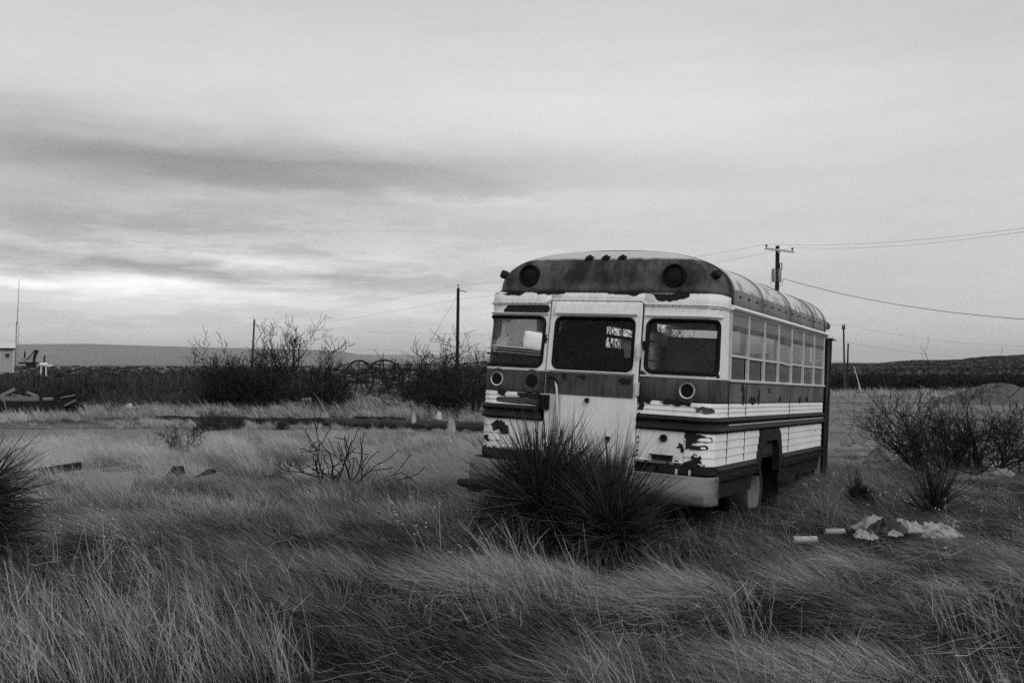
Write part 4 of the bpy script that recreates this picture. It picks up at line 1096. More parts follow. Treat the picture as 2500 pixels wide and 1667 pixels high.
m_rock = mat('pale rubble', .2, .9, .1, var=.4, scale=6, bump=.6, bscale=8)
def rag_mesh(size, seed, n=26):
    """crumpled cloth lying in a heap: folded sheet with a ragged outline"""
    a = np.linspace(-1, 1, n); X_, Y_ = np.meshgrid(a, a); th_ = np.arctan2(Y_, X_); nz = VN(seed + 500)
    rim = .78 + .3 * nz(np.cos(th_) * 1.3 + 5, np.sin(th_) * 1.3 + 5, 1.6, 2); q = np.sqrt(X_ ** 2 + Y_ ** 2) / rim
    fold = lambda f, o: 1 - np.abs(2 * nz(X_ * f + o, Y_ * f * 1.4 + o, 1.0, 1) - 1)
    z = np.clip(1.05 - q ** 1.6, 0, 1) ** .7 * (.15 + .75 * fold(1.7, 9) ** 1.3 + .42 * fold(3.6, 3) ** 1.5 + .22 * fold(7.5, 7))
    wob = lambda o: (nz(X_ * 3 + o, Y_ * 3 + o, 1.0, 2) - .5) * .5
    P = np.stack([(X_ + wob(11)) * size[0], (Y_ + wob(23)) * size[1], z * size[2] * 1.35 - .02], -1)
    keep = q < 1.02
    m = MB(); m.v = [tuple(p) for p in P.reshape(-1, 3).tolist()]
    m.f = [(i * n + j, i * n + j + 1, (i + 1) * n + j + 1, (i + 1) * n + j) for i in range(n - 1) for j in range(n - 1) if keep[i, j] and keep[i + 1, j + 1] and keep[i, j + 1] and keep[i + 1, j]]
    return m
def litter(name, u, v, d, size, m_, label, cat, seed, rz=0., flat=.5, amp=.35, dz_=0.):
    x = at(u, d)
    if name == 'plastic_bag': o = rag_mesh((size[0] * 1.1, size[1] * 1.4, size[2] * 1.7), seed).build(name, m_, smooth=True, solid=.004); zz_ = -.02
    elif name in ('rag', 'insulation_wad', 'plastic_scrap', 'paper_scrap'): o = rag_mesh((size[0] * 1.2, size[1] * 1.4, size[2] * .72), seed).build(name, m_, smooth=True, solid=.006); zz_ = 0
    elif name == 'rubble':
        gq_ = np.random.default_rng(seed); P_ = gq_.uniform(-1, 1, (16, 3)) * size; P_[:8] = np.sign(P_[:8]) * size * gq_.uniform(.65, 1, (8, 3)); bm_ = bmesh.new(); [bm_.verts.new(p) for p in P_]
        bmesh.ops.convex_hull(bm_, input=bm_.verts); me_ = bpy.data.meshes.new(name); bm_.to_mesh(me_); bm_.free(); me_.materials.append(m_); o = bpy.data.objects.new(name, me_); COL.objects.link(o); zz_ = size[2] * .7
    else: o = crumple(size, seed, flat, 12, amp * 1.5).build(name, m_, smooth=True); zz_ = size[2] * flat * .8
    o.location = (x, d, float(tz(x, d)) + zz_ + dz_); o.rotation_euler = (0, 0, rz)
    return tag(o, label, cat)
litter('plastic_bag', 1101, 1045, 25.6, (.13, .09, .20), m_plas, 'tall pale plastic bag caught at the log near the bus', 'bag', 1)
litter('plastic_bag', 1071, 1028, 27.8, (.11, .08, .10), m_bag, 'small white bag on the log left of the tall bag', 'bag', 2, dz_=.3)
litter('plastic_bag', 1062, 1020, 30.0, (.16, .08, .06), m_bag, 'flat white bag behind the log', 'bag', 3)
litter('plastic_bag', 1011, 1036, 27.5, (.06, .05, .13), m_bag, 'narrow white scrap hanging on the thick pole', 'bag', 4, dz_=.2)
litter('rubble', 748, 958, 41.0, (.26, .2, .30), m_rock, 'larger pale chunk of rubble below the bare trees', 'rubble', 5, dz_=.15)
litter('rubble', 727, 966, 41.0, (.2, .16, .2), m_rock, 'smaller pale chunk of rubble left of the larger one', 'rubble', 6, dz_=.1)
litter('plastic_jug', 318, 990, 38.5, (.14, .12, .16), m_bag, 'larger white jug lying at the brush edge', 'jug', 7, .4, dz_=.2)
litter('plastic_jug', 335, 990, 38.5, (.09, .09, .09), m_bag, 'small round white jug right of the larger jug', 'jug', 8, dz_=.2)
litter('plastic_jug', 352, 988, 39.5, (.08, .08, .09), m_plas, 'dull white jug, rightmost of three at the brush edge', 'jug', 9, dz_=.2)
litter('paper_scrap', 218, 1000, 37.0, (.06, .05, .05), m_bag, 'tiny white scrap right of the sleeper pile', 'scrap', 10)
litter('paper_scrap', 648, 996, 37.0, (.08, .05, .08), m_bag, 'white scrap below the dark round bush', 'scrap', 11)
litter('rag', 282, 1302, 10.1, (.11, .07, .15), mat('grey rag', .16, .9, .1, var=.5, scale=9, bump=.6, bscale=16), 'grey rag in the shadowed grass at the left', 'rag', 12, dz_=.03)
# rubbish heap, right foreground
for k, (u, v, d, sz, m_, lb_) in enumerate((
        (2128, 1330, 9.5, (.17, .13, .12), m_rag, 'tallest crumpled pale rag of the heap on the right'),
        (2165, 1352, 9.25, (.20, .12, .12), m_rag2, 'dark folded cloth in the middle of the rubbish heap'),
        (2198, 1325, 9.65, (.20, .09, .09), m_rag, 'pale rag at the back of the rubbish heap'),
        (2228, 1345, 9.35, (.17, .12, .09), m_rag, 'round pale rag in the centre of the rubbish heap'),
        (2282, 1353, 9.3, (.18, .13, .09), m_rag, 'netted pale rag at the right of the rubbish heap'),
        (2290, 1375, 8.95, (.19, .09, .07), m_rag, 'flat pale rag at the front right of the rubbish heap'),
        (2180, 1360, 9.05, (.08, .06, .05), m_rag, 'small pale scrap below the dark cloth of the heap'),
        (2105, 1360, 9.05, (.12, .08, .07), m_rag, 'pale scrap at the left foot of the rubbish heap'),
        (2255, 1330, 9.6, (.22, .08, .06), m_rag2, 'dark cloth strip behind the right of the heap'),
        (2322, 1343, 9.4, (.05, .04, .04), m_bag, 'tiny bright scrap right of the rubbish heap'))):
    litter('rag', u, v, d, sz, m_, lb_, 'rag', 20 + k, k * .7, .6, .5, .10)
def can(u, d, L_, r, rz, label, m_):
    m = MB(); m.lathe((-L_ / 2, 0, 0), (1, 0, 0), [(r * .8, .02), (r, .0), (r, L_), (r * .8, L_ - .02), (0, L_ - .03)], 18); m.add([(-L_ / 2 + .02, r * .8 * math.cos(2 * math.pi * k / 18), r * .8 * math.sin(2 * math.pi * k / 18)) for k in range(18)], [tuple(range(18))])
    o = m.build('tin_can', m_, smooth=True); x = at(u, d); o.location = (x, d, float(tz(x, d)) + r + .07); o.rotation_euler = (0, 0, rz); return tag(o, label, 'can')
m_can = mat('bleached tin', .36, .6, .3, var=.5, scale=9, stretch=(.5, 6, 6))
can(1962, 9.1, .215, .034, .05, 'pale tin can lying left of the rubbish heap', m_can)
can(2034, 9.35, .19, .028, .12, 'duller can between the pale can and the rubbish heap', mat('dull tin', .25, .7, .3, var=.5, scale=9))
litter('plastic_scrap', 2442, 1655, 5.45, (.045, .035, .035), m_bag, 'white plastic scrap at the bottom right corner', 'scrap', 60)
litter('plastic_scrap', 2440, 1445, 7.6, (.07, .04, .03), m_rag, 'pale flat scrap in the matted grass at the right edge', 'scrap', 61)
# insulation wads and hoop by the right bushes
m_ins = mat('dirty insulation wad', .22, .95, .05, var=.45, scale=7, bump=.8, bscale=10)
litter('insulation_wad', 2140, 1112, 15.6, (.22, .14, .22), m_ins, 'upright pale wad of insulation behind the small yucca', 'insulation', 70, .3, .5, .4, .12)
litter('insulation_wad', 2180, 1135, 14.8, (.34, .16, .13), m_ins, 'low spreading wad of insulation below the hoop', 'insulation', 71, -.2, .5, .4, .12)
litter('insulation_wad', 2402, 1120, 15.6, (.13, .1, .20), m_ins, 'small upright wad of insulation under the right bush', 'insulation', 72, 0, .5, .4, .16)
litter('insulation_wad', 2432, 1152, 14.2, (.22, .14, .10), m_ins, 'wedge shaped pale wad near the right edge', 'insulation', 73, -.35, .5, .3, .14)
litter('insulation_wad', 2355, 1170, 13.6, (.36, .15, .05), m_ins, 'long flat wad of insulation in the grass at the right', 'insulation', 74, .1, .5, .35, .12)
hp_ = MB(); DH = 15.2; hc = Pt(2212, 1112, DH)
hp_.tube([(.23 * math.cos(t), 0, .19 * math.sin(t)) for t in np.linspace(-.15, math.pi * .97, 22)], .022, 8)
o = hp_.build('plastic_hoop', m_plas, smooth=True); o.location = (hc.x, DH, hc.z - .02); o.rotation_euler = (.25, .15, .2); tag(o, 'pale plastic hoop arching out of the weeds', 'hoop')
st = MB().tube([(at(1155, 8.75), 8.75, .22), (at(1208, 9.0), 9.0, .52), (at(1262, 9.25), 9.25, .78)], [.014, .013, .01], 6); tag(st.build('stick', m_tie), 'dark stick leaning from the grass up to the yucca', 'stick')
# ------------------------------------------------------------------ vegetation helpers
def fast_mesh(name, V, F, m_, parent=None, link=True, smooth=False):
    """numpy vertices (n,3) and quads/tris (k,4|3) -> object"""
    me = bpy.data.meshes.new(name); V = np.asarray(V, np.float32); F = np.asarray(F, np.int32)
    me.vertices.add(len(V)); me.vertices.foreach_set('co', V.ravel())
    k = F.shape[1]; me.loops.add(F.size); me.loops.foreach_set('vertex_index', F.ravel())
    me.polygons.add(len(F)); me.polygons.foreach_set('loop_start', np.arange(0, F.size, k, dtype=np.int32))
    try: me.polygons.foreach_set('loop_total', np.full(len(F), k, np.int32))
    except Exception: pass
    if smooth: me.polygons.foreach_set('use_smooth', np.ones(len(F), bool))
    me.update(calc_edges=True); me.validate()
    o = bpy.data.objects.new(name, me); me.materials.append(m_)
    if link: COL.objects.link(o)
    if parent: o.parent = parent
    return o
def strips(base, d, length, width, seg, bend, g, taper=.12, face=None, kink=0.):
    """ribbon blades. base (n,3), unit dirs d (n,3), bend (n,3) added ~ t^2"""
    n = len(base); t = np.linspace(0, 1, seg + 1)
    P = base[:, None] + d[:, None] * (length[:, None] * t)[..., None] + bend[:, None] * (t ** 2)[None, :, None]
    if kink: P[:, 1:] += g.normal(0, kink, (n, seg, 3)) * length[:, None, None]
    side = np.cross(d, g.normal(0, 1, (n, 3)) if face is None else face); side /= np.linalg.norm(side, axis=1)[:, None] + 1e-9
    w = width[:, None] * (1 - (1 - taper) * t[None] ** 1.3) / 2
    A = P - side[:, None] * w[..., None]; Bq = P + side[:, None] * w[..., None]
    V = np.stack([A, Bq], 2).reshape(-1, 3)
    idx = np.arange(n)[:, None] * (2 * (seg + 1)) + (2 * np.arange(seg))[None]
    F = np.stack([idx, idx + 1, idx + 3, idx + 2], -1).reshape(-1, 4)
    return V, F
def veg_mat(name, lo, hi, transl=.25, inst=True, rough_noise=True):
    m = bpy.data.materials.new(name); m.use_nodes = True; t = m.node_tree; t.nodes.clear(); b = NB(t)
    if inst:
        a = b.n('ShaderNodeAttribute', attribute_type='INSTANCER', attribute_name='tint'); f = a.outputs['Fac']
    else:
        f = b.noise(b.n('ShaderNodeTexCoord').outputs['Object'], 3.0, 3, .6)
    isl = b.n('ShaderNodeNewGeometry').outputs['Random Per Island']
    f = b.m('ADD', f, b.m('MULTIPLY', b.m('SUBTRACT', isl, .5), .78), clamp=True)
    v = b.mixf(f, lo, hi)
    cc = b.n('ShaderNodeCombineColor'); [t.links.new(v, cc.inputs[i]) for i in range(3)]
    df = b.n('ShaderNodeBsdfDiffuse'); t.links.new(cc.outputs[0], df.inputs[0])
    out = b.n('ShaderNodeOutputMaterial')
    if transl:
        tr = b.n('ShaderNodeBsdfTranslucent'); t.links.new(cc.outputs[0], tr.inputs[0]); mx = b.n('ShaderNodeMixShader'); mx.inputs[0].default_value = transl
        t.links.new(df.outputs[0], mx.inputs[1]); t.links.new(tr.outputs[0], mx.inputs[2]); t.links.new(mx.outputs[0], out.inputs[0])
    else: t.links.new(df.outputs[0], out.inputs[0])
    return m
def scatter(name, pts, rots, scls, tints, idx, protos, label, cat):
    """points with attributes, each carrying one of the prototype tufts"""
    me = bpy.data.meshes.new(name); n = len(pts)
    me.vertices.add(n); me.vertices.foreach_set('co', np.asarray(pts, np.float32).ravel())
    for nm, ty, arr in (('rot', 'FLOAT_VECTOR', rots), ('scl', 'FLOAT_VECTOR', scls)):
        a = me.attributes.new(nm, ty, 'POINT'); a.data.foreach_set('vector', np.asarray(arr, np.float32).ravel())
    a = me.attributes.new('tint', 'FLOAT', 'POINT'); a.data.foreach_set('value', np.asarray(tints, np.float32))
    a = me.attributes.new('pick', 'INT', 'POINT'); a.data.foreach_set('value', np.asarray(idx, np.int32))
    o = bpy.data.objects.new(name, me); COL.objects.link(o)
    col = bpy.data.collections.new(name + ' prototypes')
    for p in protos: col.objects.link(p)
    ng = bpy.data.node_groups.new(name, 'GeometryNodeTree')
    ng.interface.new_socket('Geometry', in_out='INPUT', socket_type='NodeSocketGeometry'); ng.interface.new_socket('Geometry', in_out='OUTPUT', socket_type='NodeSocketGeometry')
    N, Lk = ng.nodes, ng.links
    gi, go = N.new('NodeGroupInput'), N.new('NodeGroupOutput'); iop = N.new('GeometryNodeInstanceOnPoints'); ci = N.new('GeometryNodeCollectionInfo')
    ci.inputs['Collection'].default_value = col; ci.inputs['Separate Children'].default_value = True; ci.inputs['Reset Children'].default_value = True
    def attr(nm, ty):
        q = N.new('GeometryNodeInputNamedAttribute'); q.data_type = ty; q.inputs[0].default_value = nm; return q.outputs[0]
    e2r = N.new('FunctionNodeEulerToRotation'); Lk.new(attr('rot', 'FLOAT_VECTOR'), e2r.inputs[0])
    iop.inputs['Pick Instance'].default_value = True
    Lk.new(gi.outputs[0], iop.inputs['Points']); Lk.new(ci.outputs[0], iop.inputs['Instance']); Lk.new(attr('pick', 'INT'), iop.inputs['Instance Index'])
    Lk.new(e2r.outputs[0], iop.inputs['Rotation']); Lk.new(attr('scl', 'FLOAT_VECTOR'), iop.inputs['Scale']); Lk.new(iop.outputs[0], go.inputs[0])
    k = o.modifiers.new('scatter', 'NODES'); k.node_group = ng
    return tag(o, label, cat, kind='stuff')
BRn = np.array(BR)
def buslocal(x, y):
    P = np.stack([x - BT.x, y - BT.y, np.zeros_like(x) - BT.z], -1); return P @ BRn
def unit(v): return v / (np.linalg.norm(v, axis=-1, keepdims=True) + 1e-9)

# ------------------------------------------------------------------ yuccas
m_yuc = veg_mat('yucca leaf', .014, .07, .08, False)
m_yuc2 = veg_mat('dead yucca leaf', .03, .14, .1, False)
m_ytr = mat('yucca trunk thatch', .05, .95, .1, var=.6, scale=12)
def yucca(loc, label, heads, seed):
    g = np.random.default_rng(seed)
    o = thing('yucca', label, 'yucca', loc)
    for (hx, hy, hz_, L0_, n, upb) in heads:
        MB().tube([(hx * .6, hy * .6, -.1), (hx * .9, hy * .9, hz_ * .5), (hx, hy, hz_ + .08)], [.11, .10, .05], 8).build('trunk', m_ytr, o, smooth=True)
        d = unit(g.normal(0, 1, (n, 3))); d[:, 2] = np.abs(d[:, 2]) * upb - .32 * g.random(n) ** 2 * 1.2; d = unit(d)
        L_ = L0_ * g.uniform(.55, 1.08, n) * (.82 + .25 * np.clip(d[:, 2], 0, 1)); base = np.array([hx, hy, hz_]) + d * .05 + g.normal(0, .03, (n, 3)) * [1, 1, 2.2]
        bend = np.zeros((n, 3)); bend[:, 2] = -.05 * L_ * (1 - d[:, 2].clip(0, 1)); bend += g.normal(0, .02, (n, 3)); sag = g.random(n) < .10; bend[sag] += np.stack([g.normal(0, .12, sag.sum()), g.normal(0, .12, sag.sum()), -g.uniform(.1, .45, sag.sum())], -1) * L_[sag][:, None]
        t = np.array([0, .25, .6, 1.])
        V, F = strips(base, d, L_, g.uniform(.011, .018, n), 4, bend, g, .05)
        ob = fast_mesh('leaf_rosette', V, F, m_yuc, o); tag(ob, kind='stuff')
        k = n // 3; d = unit(g.normal(0, 1, (k, 3))); d[:, 2] = -np.abs(d[:, 2]) * .9 - .05; d = unit(d)
        bend = np.zeros((k, 3)); bend[:, 2] = -.06
        V, F = strips(np.array([hx, hy, hz_ - .02]) + d * .03, d, L0_ * g.uniform(.45, .8, k), g.uniform(.012, .018, k), 3, bend, g, .1)
        ob = fast_mesh('dead_leaf_skirt', V, F, m_yuc2, o); tag(ob, kind='stuff')
    return o
yucca((at(1335, 8.8), 8.8, .0), 'large spiky yucca in front of the bus rear door', [(-.06, 0, .44, .86, 1000, 1.5), (.20, .12, .36, .80, 640, 1.7), (-.22, .12, .34, .70, 500, .8), (.05, -.18, .22, .62, 420, .6)], 11)
yucca((at(1492, 8.5), 8.5, .0), 'second yucca right of the large one, overlapping the bumper', [(0, 0, .28, .78, 820, 1.9), (.08, -.08, .18, .58, 440, .9)], 12)
yucca((at(-45, 7.7), 7.7, .0), 'yucca cut off by the left edge of the picture', [(0, 0, .62, .62, 520, .95), (.02, -.05, .38, .60, 420, .45)], 13)
yucca((at(2275, 10.6), 10.6, -.02), 'small upright yucca right of the bus', [(0, 0, .12, .70, 190, 2.2)], 14)

# ------------------------------------------------------------------ bare mesquites
m_twig = mat('dark mesquite bark', .022, .95, .1, var=.4, scale=9)
m_twig_n = mat('black mesquite bark', .015, .95, .1, var=.4, scale=9)
def bare_tree(name, label, loc, height, width, stems, seed, cat='tree', m_=None, r0=.05, depth=4, upright=.5, twig=1.0, tmin=.004, lean=(0, 0)):
    rr = random.Random(seed); o = thing(name, label, cat, loc); m_ = m_ or m_twig
    tr, cr = MB(), MB()
    def grow(p, d, L_, r, lev):
        n = 5 if lev < 2 else 4; pts = [p]; rad = [r]; dd = d.copy()
        for i in range(n):
            dd = (dd + Vector((rr.gauss(0, .22), rr.gauss(0, .22), rr.gauss(.015 + .03 * lev, .17)))).normalized()
            p = p + dd * (L_ / n); pts.append(p); rad.append(max(tmin, r * (1 - .62 * (i + 1) / n)))
        (tr if lev == 0 else cr).tube(pts, rad, 6 if lev == 0 else (5 if lev == 1 else 3), False)
        if lev >= depth: return
        nk = (5, 4, 3, 3, 2)[lev] if twig >= 1 else (4, 3, 2, 2, 1)[lev]
        for k in range(nk):
            t = .25 + .75 * (k + rr.random()) / nk; j = min(n - 1, int(t * n)); q = pts[j].lerp(pts[j + 1], t * n - j if j < n else 0)
            axis = Vector((rr.gauss(0, 1), rr.gauss(0, 1), rr.gauss(0, 1))).normalized(); seg = (pts[j + 1] - pts[j]).normalized()
            side = seg.cross(axis).normalized(); an = rr.uniform(.5, 1.15)
            nd = (seg * math.cos(an) + side * math.sin(an) + Vector((0, 0, .05))).normalized()
            grow(q, nd, L_ * rr.uniform(.5, .78), max(tmin, rad[j] * rr.uniform(.5, .7)), lev + 1)
    for s_ in range(stems):
        a = 2 * math.pi * (s_ + rr.random() * .6) / stems; sp = width / height * rr.uniform(.35, 1.0) * (1.2 - upright)
        d = Vector((math.cos(a) * sp + lean[0], math.sin(a) * sp * .8 + lean[1], 1)).normalized()
        grow(Vector((math.cos(a) * .08, math.sin(a) * .08, -.1)), d, height * rr.uniform(.5, .68), r0 * rr.uniform(.7, 1.1), 0)
    tr.build('trunk', m_, o); c_ = cr.build('crown', m_, o)
    return o
def treeat(name, u, d, v_top, hw_px, stems, seed, label, **k):
    x = at(u, d); g = float(tz(x, d)); h = CAMH + (HOR - v_top) / FPX * d - g
    return bare_tree(name, label, (x, d, g), h, hw_px / FPX * d * 2, stems, seed, **k)
treeat('mesquite_tree', 706, 46, 790, 70, 2, 29, 'tallest bare mesquite tree on the left horizon', r0=.14, upright=.9, tmin=.009, depth=4)
treeat('mesquite_tree', 652, 47, 852, 40, 3, 22, 'bare mesquite left of the tallest tree', r0=.08, upright=.4, tmin=.010)
treeat('mesquite_tree', 762, 47, 838, 50, 3, 23, 'wide bare mesquite right of the tallest tree', r0=.08, upright=.35, tmin=.010, lean=(.4, 0))
treeat('mesquite_tree', 550, 47, 855, 45, 4, 24, 'low bare mesquite at the left of the tree group', r0=.08, upright=.4, tmin=.010)
treeat('mesquite_tree', 1045, 38, 848, 62, 4, 25, 'twiggy bare mesquite left of the dark pole foot', r0=.07, upright=.35, tmin=.009)
treeat('mesquite_tree', 1150, 36, 845, 60, 4, 26, 'twiggy bare mesquite between the dark pole and the bus', r0=.08, upright=.4, tmin=.009, lean=(-.1, 0))
treeat('mesquite_tree', 1090, 39, 890, 55, 4, 27, 'lower bare mesquite around the foot of the dark pole', r0=.06, upright=.2, tmin=.009)
treeat('mesquite_tree', 1540, 30, 745, 100, 5, 28, 'bare tree seen through the bus windows', r0=.12, upright=.6, tmin=.01)
treeat('mesquite_bush', 2285, 14.4, 915, 110, 7, 31, 'wide black branched bush in front of the dirt yard', cat='bush', m_=m_twig, r0=.036, upright=-.5, tmin=.003, depth=4, lean=(-.15, 0))
treeat('mesquite_bush', 2405, 15.0, 915, 145, 8, 32, 'black branched bush cut by the right edge of the picture', cat='bush', m_=m_twig, r0=.036, upright=-.4, tmin=.003, depth=4, lean=(.2, 0))
treeat('mesquite_shrub', 825, 12.6, 1015, 105, 5, 33, 'small black leafless shrub in the middle of the pale grass', cat='shrub', m_=m_twig_n, r0=.028, upright=-.2, tmin=.006, depth=2, twig=.5)
treeat('mesquite_shrub', 437, 18.5, 1022, 42, 6, 34, 'fine twiggy leafless shrub at the left behind the planks', cat='shrub', m_=m_twig, r0=.012, upright=.45, tmin=.003, depth=3)
treeat('mesquite_shrub', 2068, 5.9, 1450, 55, 4, 35, 'sparse dark twigs in the right foreground grass', cat='shrub', m_=m_twig_n, r0=.006, upright=.5, tmin=.0014, depth=2, twig=.5)
treeat('mesquite_shrub', 2270, 5.7, 1560, 40, 3, 36, 'sparse dark twigs at the bottom right', cat='shrub', m_=m_twig_n, r0=.005, upright=.6, tmin=.0014, depth=2, twig=.5)
treeat('mesquite_shrub', 2063, 13.0, 1095, 22, 3, 37, 'thin dry seedling beside the bus entrance', cat='shrub', m_=m_twig, r0=.006, upright=.7, tmin=.002, depth=2, twig=.5)
treeat('mesquite_shrub', 630, 13.2, 1120, 45, 3, 38, 'few dark twigs left of the small black shrub', cat='shrub', m_=m_twig_n, r0=.008, upright=.3, tmin=.0025, depth=2, twig=.5)

# ------------------------------------------------------------------ dense low bushes
m_bush = veg_mat('dark brush', .010, .040, .1, False); m_bush2 = veg_mat('grey brush', .03, .10, .1, False)
def dense_bush(u, d, v_top, hw_px, seed, label, m_, n=2600, w=.016):
    g = np.random.default_rng(seed); x = at(u, d); gz_ = float(tz(x, d)); h = CAMH + (HOR - v_top) / FPX * d - gz_; rad = hw_px / FPX * d
    o = thing('brush_bush', label, 'bush', (x, d, gz_))
    dd = unit(g.normal(0, 1, (n, 3))); dd[:, 2] = np.abs(dd[:, 2]); rr = g.random(n) ** .45
    lump = 1 + .22 * np.sin(5 * dd[:, 0] + seed) * np.cos(4 * dd[:, 1]) + .12 * np.sin(11 * dd[:, 0] + 9 * dd[:, 2])
    P = dd * (rr * lump)[:, None] * np.array([rad, rad * .8, h * .9])
    up = unit(dd + g.normal(0, .5, (n, 3)) + np.array([0, 0, .5])); L_ = g.uniform(.12, .3, n) * h
    V, F = strips(P, up, L_, np.full(n, w), 2, g.normal(0, .03, (n, 3)) * h, g, .3)
    fast_mesh('crown', V, F, m_, o)
    st = MB()
    for k in range(7):
        a = 2 * math.pi * k / 7; st.tube([(0, 0, -.05), (.4 * rad * math.cos(a), .3 * rad * math.sin(a), .35 * h), (.7 * rad * math.cos(a + .3), .55 * rad * math.sin(a + .3), .7 * h)], [.03, .02, .01], 5)
    st.build('stem', m_twig, o)
    return o
dense_bush(585, 41, 893, 105, 41, 'large dark rounded bush below the bare trees', m_bush, 5200, .03)
dense_bush(520, 27.6, 1003, 46, 42, 'low dark grey bush on the long pole', m_bush2, 2600, .010)
dense_bush(575, 28.4, 1010, 28, 43, 'smaller grey bush right of the low bush on the pole', m_bush2, 1500, .010)
dense_bush(690, 28, 1022, 18, 44, 'tiny grey bush on the long pole', m_bush2, 900, .009)
dense_bush(2325, 15.0, 995, 60, 45, 'fine leafed grey bush between the two black bushes', m_bush2, 1300, .005)
dense_bush(2095, 11.6, 1165, 32, 46, 'low dark tuft bush right of the bus door', m_bush, 1800, .005)
dense_bush(1095, 37, 945, 80, 49, 'dark tangled clump at the foot of the pole', m_bush, 1700, .014)
dense_bush(2450, 62, 935, 45, 50, 'dark brush behind the gravel mound', m_bush, 1500, .03)

# ------------------------------------------------------------------ scrub belts (uncountable brush)
def scrub_proto(seed, m_, n=420, w=.035):
    g = np.random.default_rng(seed); dd = unit(g.normal(0, 1, (n, 3))); dd[:, 2] = np.abs(dd[:, 2])
    P = dd * (g.random(n) ** .5)[:, None] * np.array([.7, .6, .75]) * (1 + .3 * np.sin(5 * dd[:, :1] + seed))
    up = unit(dd * .8 + g.normal(0, .45, (n, 3)) + np.array([0, 0, .6])); V, F = strips(P, up, g.uniform(.15, .42, n), np.full(n, w), 2, g.normal(0, .05, (n, 3)), g, .25)
    return fast_mesh('scrub_%d' % seed, V, F, m_, None, False)
m_scrub = veg_mat('belt scrub', .012, .10, .1)
sp = [scrub_proto(60 + k, m_scrub) for k in range(4)]
g = np.random.default_rng(5)
n = 2700
d = g.uniform(40, 78, n) ** 1.0; u = g.uniform(-150, 1260, n)
keep = ~((d < 43) & (g.random(n) < .75)); d, u = d[keep], u[keep]
keep = ~((u > 1000) & (d < 46)) & ~((u > 815) & (u < 1010) & (d < 100)) & ~((u < 215) & (d < 43)); d, u = d[keep], u[keep]
x = (u - 1250) / FPX * d; h = (.85 + 1.35 * vn1(x, d, .13, 3)) * g.uniform(.55, 1.0, len(d)) * np.clip((d - 34) / 12, .5, 1)
hr = np.where(u > 830, .55, 1.0)
s_ = np.stack([h * g.uniform(.7, 1.1, len(d)), h * .8, h * 1.15 * hr], -1)
scatter('scrub', np.stack([x, d, tz(x, d) - .05], -1), np.stack([0 * d, 0 * d, g.uniform(0, 6.28, len(d))], -1), s_, np.clip(.40 + 1.0 * (vn2(x, d, .2) - .5) + g.normal(0, .12, len(d)), 0, 1), g.integers(0, 4, len(d)), sp, 'dark belt of desert brush across the left middle distance', 'brush')
# far scrub of the plain and the hill
def blob_proto(seed, m_):
    g = np.random.default_rng(seed); n = 60; dd = unit(g.normal(0, 1, (n, 3))); dd[:, 2] = np.abs(dd[:, 2])
    V, F = strips(dd * np.array([.5, .5, .45]) * g.uniform(.4, 1, (n, 1)), unit(dd + g.normal(0, .4, (n, 3))), g.uniform(.3, .6, n), np.full(n, .28), 1, np.zeros((n, 3)), g, .4)
    return fast_mesh('far_scrub_%d' % seed, V, F, m_, None, False)
m_fsc = veg_mat('far scrub', .02, .13, 0)
bp_ = [blob_proto(70 + k, m_fsc) for k in range(3)]
n = 9000
u = g.uniform(820, 2800, n); u = np.where(g.random(n) < .9, g.uniform(1990, 2750, n), u); d = 112 + 500 * g.random(n) ** 1.1
x = (u - 1250) / FPX * d; z = hill_z(u, d); h = g.uniform(.5, 1.3, n) * np.where(d < 135, 1.5, 1.0)
scatter('hill_scrub', np.stack([x, d, z], -1), np.stack([0 * d, 0 * d, g.uniform(0, 6.28, n)], -1), np.stack([h * 1.5, h * 1.5, h], -1), np.clip(g.normal(.35, .25, n) + .8 * (vn1(x, d, .03) - .5), 0, 1), g.integers(0, 3, n), bp_, 'speckled scrub covering the low hill', 'scrub')
n = 1800
u = g.uniform(1980, 2700, n); d = g.uniform(84, 116, n); x = (u - 1250) / FPX * d; h = g.uniform(.7, 1.5, n)
z = np.where(d > 113, hill_z(u, d), -.85)
scatter('yard_edge_scrub', np.stack([x, d, z], -1), np.stack([0 * d, 0 * d, g.uniform(0, 6.28, n)], -1), np.stack([h, h, h], -1), np.clip(g.normal(.05, .1, n), 0, 1), g.integers(0, 4, n), sp, 'dark brush strip along the far edge of the yard', 'brush')
n = 2500
u = g.uniform(-300, 1300, n); d = 80 + 900 * g.random(n) ** 2; x = (u - 1250) / FPX * d; h = g.uniform(.6, 1.5, n)
kp = ~((u > 800) & (u < 1020) & (d < 320)); u, d, x, h = u[kp], d[kp], x[kp], h[kp]; n = len(u)
scatter('plain_scrub', np.stack([x, d, 0 * d - .85], -1), np.stack([0 * d, 0 * d, g.uniform(0, 6.28, n)], -1), np.stack([h * 1.4, h * 1.4, h], -1), np.clip(g.normal(.3, .25, n), 0, 1), g.integers(0, 3, n), bp_, 'sparse brush on the far plain at the left', 'brush')

